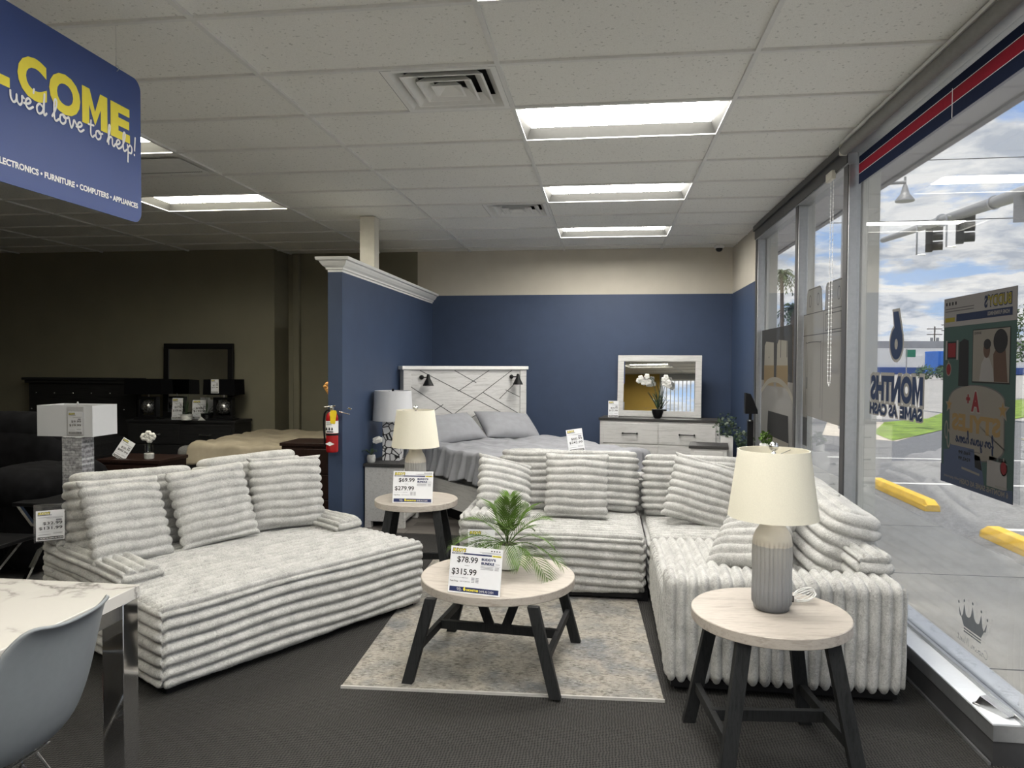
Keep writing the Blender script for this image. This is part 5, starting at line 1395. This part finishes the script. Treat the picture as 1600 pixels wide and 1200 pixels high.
# black recliner at the left edge
t = thing('recliner', 'black overstuffed recliner sofa cut off by the left edge of the photo', 'sofa', (-4.80, 4.95, 0), 0)
def puff(name, x0, x1, y0, y1, z0, z1, r, par, crown=0, Mx=None):
    mbx = plush_box(name, x0, x1, y0, y1, z0, z1, 'z', par, r=r, amp=.002, pitch=.3, step=.03, fuzz=.001, crown=crown, Mx=Mx)
    mbx.data.materials[0] = M['recliner']; return mbx
puff('seat_base', -.9, .62, -.35, .55, .05, .44, .05, t); puff('seat_cushion', -.60, .60, -.42, .30, .38, .62, .10, t, .04)
puff('arm', .56, .88, -.40, .50, .05, .74, .15, t, .06); puff('arm_pad', .36, .84, -.44, .20, .60, .86, .12, t, .03, TR(0,0,0,0,8,0) )
puff('back_cushion', -.62, .56, .16, .52, .60, 1.0, .16, t, .04); puff('head_cushion', -.60, .55, .22, .56, .80, 1.12, .14, t, .03)
# low table in front of it
t = thing('coffee_table', 'low black table with chrome cross legs at the left edge before the black recliner', 'coffee table', (-4.30, 4.05, 0), 0)
MB().box(-.62, .58, -.30, .30, .385, .41).build('tabletop', M['black'], t, bevel=.004)
for sx in (-1,1):
    b = MB(); beam(b, (sx*.5,-.26,0), (sx*.5,.26,.385), .03, .03); beam(b, (sx*.5,.26,0), (sx*.5,-.26,.385), .03, .03); b.build('crossed_leg', M['chrome'], t)
b = MB(); b.box(-1.0, .75, -.9, .9, 0, .010); o = b.build('area_rug', wood('grey_streaked_rug', (.10,.10,.095), (.24,.235,.22), (3, 22, 1), .95, .1), bevel=.003); o.location = (-4.35, 4.2, 0); tag(o, 'grey streaked rug under the low black table at far left', 'rug')

# ------------------------------------------------------------------ outdoors
zs, za = -.03, -.12
g = MB(); g.box(1.66, 3.30, -6, 20, -.5, zs); g.build('pavement', M['concrete'], smooth=False)
struct(bpy.data.objects['pavement'])
g = MB(); g.box(-30, 1.66, -9, -2.95, -.5, -.03); struct(g.build('pavement_front', M['concrete'], smooth=False))
g = MB(); g.box(-60, 3.3, -60, -9, -.5, -.12); struct(g.build('parking_lot_front', M['asphalt'], smooth=False))
jn = MB()
for y in (-1.2, .6, 2.4, 4.05, 5.85, 7.6, 9.4, 11.2): jn.box(1.80, 3.30, y-.006, y+.006, zs, zs+.0008)
jn.box(1.80, 1.81, -6, 20, zs, zs+.0008)
struct(jn.build('trim_8', flat('joint_line', (.14,.135,.13), .9), smooth=False))
g = MB(); g.box(3.30, 60, -20, 24, -.5, za); struct(g.build('parking_lot', M['asphalt'], smooth=False))
g = MB(); g.box(-60, 260, 24, 400, -.5, za-.005); g.box(60, 260, -20, 24, -.5, za-.005); struct(g.build('road', M['road'], smooth=False))
g = MB(); g.add([(5.2,18.3,za+.004),(6.4,17.0,za+.004),(7.3,18.3,za+.004),(8.3,22.6,za+.004),(7.0,24,za+.004)], [(0,1,2,3,4)]); struct(g.build('drive', flat('tan_concrete_drive', (.50,.45,.38), .9, var=.1, scale=2), smooth=False))
g = MB(); rgx = random.Random(4)
poly = [(6.35,17.1),(7.3,18.3),(8.8,20.3),(13,25),(22,36),(21,40),(13,29.5),(10.2,24.6),(8.2,22.7),(6.6,19.0)]
g.add([(x,y,za+.012) for x,y in poly], [tuple(range(len(poly)))])
gr = g.build('grass', M['grass'], smooth=False); gr['kind'] = 'stuff'; tag(gr, 'strip of bright green grass along the far edge of the parking lot', 'grass')
st = MB()
for y in (5.05, 7.98, 10.95, 13.9): st.box(4.05, 9.2, y-.05, y+.05, za, za+.003)
st.box(9.2, 60, 16.2, 16.35, za, za+.003)
struct(st.build('trim_9', M['stripe'], smooth=False))
def wheel_stop(y0, label):
    P_ = [(-.085,0),(.085,0),(.08,.06),(.055,.125),(-.055,.125),(-.08,.06)]
    b = MB(); n = 6; vs = []; 
    for y, s_ in ((0,(1,.62)),(.09,(1,1)),(1.74,(1,1)),(1.83,(1,.62))): vs += [(x, y, z*s_[1] if z > .07 else z) for x, z in P_]
    fs = [(i*n+k, i*n+(k+1)%n, (i+1)*n+(k+1)%n, (i+1)*n+k) for i in range(3) for k in range(n)] + [tuple(reversed(range(n))), tuple(range(3*n,4*n))]
    b.add(vs, fs); o = b.build('wheel_stop', M['stopyellow'], smooth=False, bevel=.006); o.location = (3.74, y0, za)
    tag(o, label, 'parking stop', 'yellow parking stops')
wheel_stop(8.85, 'yellow concrete wheel stop farther along, just right of the white post')
wheel_stop(5.80, 'yellow concrete wheel stop nearest the camera at the right edge')

# far street
Y = 150
b = MB(); b.box(44, 150, Y, Y+25, 0, 5.0); t = b.build('building', M['building'], smooth=False); tag(t, 'long white building with a blue base band across the road', 'building')
MB().box(43.9, 150, Y-.3, Y, 0, 1.3).build('base_band', M['bluepaint'], t, smooth=False)
MB().box(40, 150, Y+25, Y+40, 0, 7.2).build('rear_wing', M['roofgrey'], t, smooth=False)
b = MB()
for x in (58, 72, 86, 100, 114): b.box(x, x+3, Y-.35, Y, 1.3, 3.6)
b.build('shutters', M['building'], t, smooth=False)
t = thing('container', 'bright blue container box parked before the white building', 'container', (53.6, 126, 0))
b = MB(); b.box(0, 9, 0, 5, .35, 4.0); b.build('body', M['container'], t, bevel=.05)
b = MB()
for q in range(6): b.box(.3+q*1.4, .9+q*1.4, -.12, 0, .5, 3.8)
b.build('ribs', M['container'], t, smooth=False)
b = MB(); b.box(1.6, 3.2, -.3, 0, 2.0, 3.4); b.box(.2, 8.8, .3, 4.7, 0, .35); b.build('vent_unit', M['galv'], t, smooth=False)
b = MB(); b.tube([(.4,-.5,1.0),(.4,-.1,1.0)], .7, 16); b.build('spare_wheel', M['black'], t)
for q, x in enumerate((38.9, 41.3, 43.7, 46.1)):
    b = MB(); leafball(b, (0,0,.75), 1.15, 420, .28, 30+q, (1,.8,.8))
    o = b.build('hedge_bush', M['hedge'], smooth=False); o.location = (x, 95+.4*q, 0); tag(o, 'rounded clipped hedge bush beside the road in front of the blue container', 'hedge', 'hedge bushes by the road')
def upole(x, y, h, label):
    t = thing('utility_pole', label, 'utility pole', (x, y, 0), group='far utility poles')
    MB().tube([(0,0,0),(0,0,h)], .18, 8).build('pole', M['bark'], t)
    for z in (h-.6, h-2.0): MB().box(-1.8, 1.8, -.1, .1, z-.1, z+.1).build('cross_arm', M['bark'], t)
    b = MB()
    for x_ in (-.7,.7): b.tube([(x_,0,h-4.2),(x_,0,h-2.8)], .35, 8)
    b.build('transformer', M['galv'], t)
upole(82.0, 195, 11.5, 'wooden utility pole on the left of the far pair beyond the white building')
upole(85.6, 195.5, 12.5, 'wooden utility pole on the right of the far pair beyond the white building')
t = thing('street_name_sign', 'small green street sign on a pole before the white building', 'sign', (35.6, 92, 0))
MB().tube([(0,0,0),(0,0,3.6)], .07, 8).build('pole', M['galv'], t); MB().box(-.1, 1.0, -.05, .0, 2.6, 3.5).build('sign_plate', M['signgreen'], t)

# mast arm with two signals
A = Vector((10.65, 30, 6.43)); B_ = Vector((11.62, 22.2, 6.43)); dirv = (B_-A).normalized()
t = thing('traffic_mast', 'grey traffic signal mast arm reaching in from the right', 'traffic light pole', (0,0,0))
E_ = A + dirv*14
b = MB(); b.tube([A, A.lerp(E_,.3), A.lerp(E_,.6), E_], [.10,.15,.20,.26], 16); b.build('arm', M['galv'], t)
b = MB(); b.tube([E_, Vector((E_.x, E_.y, -.1))], .3, 16); b.build('upright', M['galv'], t)
b = MB()
for q in (.28, .47): 
    p = A.lerp(E_, q); b.tube([p-dirv*.03, p+dirv*.03], .215, 16)
b.build('collar', M['steel'], t)
def signal(f, label):
    p = A + dirv*f
    t = thing('traffic_signal', label, 'traffic light', p, 0, 'traffic signals on the mast arm')
    M_ = TR(0,0,0,0,0,-20)
    MB().box(-.02, .20, -.13, .13, -.92, .12, 0, M_).build('housing', M['sigblack'], t, bevel=.02)
    for q in range(3):
        z = -.05-q*.34
        b = MB(); b.lathe([(.15,0),(.15,.30),(.143,.30),(.143,0)], 20, 0, M_ @ TR(.2, 0, z, 0, 90, 0), cap0=False, cap1=False); b.build('visor', M['sigblack'], t)
        b = MB(); b.lathe([(.14,0),(.001,.02)], 20, 0, M_ @ TR(.2, 0, z, 0, 90, 0)); b.build('lens', flat('dark_lens', (.03,.02,.02), .3), t)
    b = MB(); b.tube([(-.28,0,.05),(-.28,0,-1.0),(-.02,0,-1.0)], .03, 8, 0, M_); b.tube([(-.28,0,-.02),(.1,0,-.02)], .03, 8, 0, M_); b.build('bracket', M['steel'], t)
signal(3.0, 'left traffic signal with black visors hanging under the mast arm')
signal(4.75, 'right traffic signal with black visors hanging under the mast arm')
t = thing('signal_sign', 'pale back of a square road sign on the mast arm at the right edge', 'sign', A+dirv*8.0)
MB().box(-.35, .35, -.03, .0, -.85, -.1, 0, TR(0,0,0,0,0,-8)).build('sign_plate', M['galv'], t); MB().tube([(0,.03,.25),(0,.03,-.7)], .03, 8).build('bracket', M['steel'], t)
t = thing('street_lamp', 'bell-shaped street lamp on a thin curved arm against the clouds', 'street lamp', (7.62, 20, 0))
MB().lathe([(.04,6.22),(.06,6.16),(.09,6.05),(.11,5.98),(.23,5.82),(.23,5.79)], 28).build('bell', M['galv'], t)
b = MB(); b.tube([(-1.5,0,-.1),(-1.5,0,5.9),(-1.42,0,6.15),(-1.25,0,6.24),(0,0,6.28)], .045, 10); b.tube([(0,0,6.20),(0,0,6.42)], .03, 8); b.build('arm', M['galv'], t)
def wire(x0, y0, z0, x1, y1, z1, label, sag=.3):
    pts = [(x0+(x1-x0)*q/14, y0+(y1-y0)*q/14, z0+(z1-z0)*q/14 - sag*4*(q/14)*(1-q/14)) for q in range(15)]
    o = MB().tube(pts, .022, 6).build('overhead_wire', M['sigblack']); tag(o, label, 'wire', 'overhead wires')
wire(6, 40, 8.95, 60, 40, 9.7, 'lowest black overhead wire crossing in front of the traffic signals', .1)
wire(6, 40, 12.1, 60, 40, 12.8, 'middle black overhead wire crossing the clouds above the street lamp', .2)
wire(6, 40, 15.3, 60, 40, 15.9, 'highest black overhead wire below the canopy edge', .1)
def palm_tree(x, y, h, r_, label, sd):
    t = thing('palm_tree', label, 'tree', (x, y, -.1), group='palm trees outside')
    MB().tube([(0,0,0),(.05,0,h*.5),(0,0,h)], [.14,.11,.09], 10).build('trunk', M['bark'], t)
    rg = random.Random(sd); b = MB()
    for q in range(26):
        a = rg.uniform(0, 2*PI); el = rg.uniform(-.5,1.2); pr = None
        for i in range(9):
            u = i/8; p = Vector((r_*u*math.cos(el)*math.cos(a), r_*u*math.cos(el)*math.sin(a), h+r_*(u*math.sin(el)-.7*u*u)))
            if pr is not None:
                d = (p-pr).normalized(); s_ = d.cross(Vector((0,0,1))).normalized()*r_*.22*(1-.6*u)
                b.add([pr, p, p+s_-Vector((0,0,r_*.1))], [(0,1,2)]); b.add([pr, p, p-s_-Vector((0,0,r_*.1))], [(0,1,2)])
            pr = p
    b.build('crown', M['foliage'], t, smooth=False)
palm_tree(9.2, 40, 6.5, .95, 'higher palm tree seen through the farthest window pane', 1)
palm_tree(9.95, 40.8, 4.7, 1.0, 'lower palm tree seen through the farthest window pane', 2)
t = thing('street_tree', 'leafy tree at the right edge behind the green poster', 'tree', (21.4, 40, -.1))
MB().tube([(0,0,0),(.1,0,2),(0,0,3.6)], [.14,.11,.05], 8).build('trunk', M['bark'], t)
b = MB(); leafball(b, (0,0,3.3), 1.3, 700, .2, 77, (.8,.8,1.35)); b.build('crown', M['foliage'], t, smooth=False)

# ------------------------------------------------------------------ sky and sun
W = bpy.data.worlds.new('sky'); bpy.context.scene.world = W; W.use_nodes = True
nt = W.node_tree; nt.nodes.clear()
N_ = lambda ty: nt.nodes.new(ty); LK = nt.links.new
tc = N_('ShaderNodeTexCoord'); sep = N_('ShaderNodeSeparateXYZ'); LK(tc.outputs['Generated'], sep.inputs[0])
def mth(op, a, b=None):
    m = N_('ShaderNodeMath'); m.operation = op
    for i, x in enumerate((a, b)):
        if x is None: continue
        if isinstance(x, (int, float)): m.inputs[i].default_value = x
        else: LK(x, m.inputs[i])
    return m.outputs[0]
zc = mth('ADD', mth('MAXIMUM', sep.outputs[2], 0.0), .18)
cmb = N_('ShaderNodeCombineXYZ'); LK(mth('DIVIDE', sep.outputs[0], zc), cmb.inputs[0]); LK(mth('DIVIDE', sep.outputs[1], zc), cmb.inputs[1]); cmb.inputs[2].default_value = 1.7
def nz(scale, det, ro, off):
    mp = N_('ShaderNodeMapping'); mp.inputs['Location'].default_value = off; LK(cmb.outputs[0], mp.inputs[0])
    n = N_('ShaderNodeTexNoise'); n.inputs['Scale'].default_value = scale; n.inputs['Detail'].default_value = det; n.inputs['Roughness'].default_value = ro; n.inputs['Distortion'].default_value = .25
    LK(mp.outputs[0], n.inputs['Vector']); return n.outputs[0]
def rmp(f, st):
    r = N_('ShaderNodeValToRGB'); 
    while len(r.color_ramp.elements) < len(st): r.color_ramp.elements.new(.5)
    for e, (p, c) in zip(r.color_ramp.elements, st): e.position = p; e.color = (*c, 1)
    LK(f, r.inputs[0]); return r.outputs[0]
def mixc(f, a, b):
    m = N_('ShaderNodeMix'); m.data_type = 'RGBA'
    for s_, x in ((m.inputs[0], f), (m.inputs[6], a), (m.inputs[7], b)):
        if isinstance(x, tuple): s_.default_value = (*x, 1)
        elif isinstance(x, (int, float)): s_.default_value = x
        else: LK(x, s_)
    return m.outputs[2]
blue = rmp(sep.outputs[2], [(0, (.62,.76,.95)), (.12, (.42,.62,.95)), (.45, (.16,.34,.80))])
cover = rmp(nz(2.4, 11, .60, (3.1, 1.7, 0)), [(.39, (0,0,0)), (.48, (1,1,1))])
shadev = rmp(nz(3.6, 9, .62, (7.3, 4.2, 2)), [(.40, (.52,.57,.66)), (.55, (1.0,1.0,1.0))])
skyc = mixc(cover, blue, shadev)
ground = mixc(rmp(sep.outputs[2], [(.0, (0,0,0)), (.004, (1,1,1))]), (.25,.25,.24), skyc)
bg = N_('ShaderNodeBackground'); LK(ground, bg.inputs[0]); bg.inputs[1].default_value = 1.2
wo = N_('ShaderNodeOutputWorld'); LK(bg.outputs[0], wo.inputs[0])
sd = bpy.data.lights.new('sun', 'SUN'); sd.energy = 5.5; sd.angle = R(.6); sd.color = (1,.95,.87)
so = bpy.data.objects.new('sun', sd); C.objects.link(so)
v = Vector((.15, .12, -1.0)); so.rotation_euler = v.to_track_quat('-Z','Y').to_euler()

# ------------------------------------------------------------------ camera
f_, yaw, pit, rol = 1136.598, 0.127322128, -0.0273114659, 0.00484289
fw = Vector((-math.sin(yaw)*math.cos(pit), math.cos(yaw)*math.cos(pit), math.sin(pit)))
r0 = Vector((math.cos(yaw), math.sin(yaw), 0)); u0 = r0.cross(fw)
rr_ = r0*math.cos(rol)+u0*math.sin(rol); uu_ = u0*math.cos(rol)-r0*math.sin(rol)
cd = bpy.data.cameras.new('camera'); co = bpy.data.objects.new('camera', cd); C.objects.link(co)
cd.sensor_width = 36; cd.lens = f_/1600*36; cd.clip_start = .05; cd.clip_end = 900
mw = Matrix(((rr_.x,uu_.x,-fw.x,0),(rr_.y,uu_.y,-fw.y,0),(rr_.z,uu_.z,-fw.z,1.55),(0,0,0,1)))
co.matrix_world = mw
S = bpy.context.scene; S.camera = co
S.view_settings.view_transform = 'Standard'; S.view_settings.look = 'None'; S.view_settings.gamma = 1; S.view_settings.exposure = 0.06
S.view_settings.use_curve_mapping = False
S.cycles.max_bounces = 10; S.cycles.diffuse_bounces = 5; S.cycles.transparent_max_bounces = 16
S.cycles.use_denoising = True
S.cycles.sample_clamp_indirect = 6
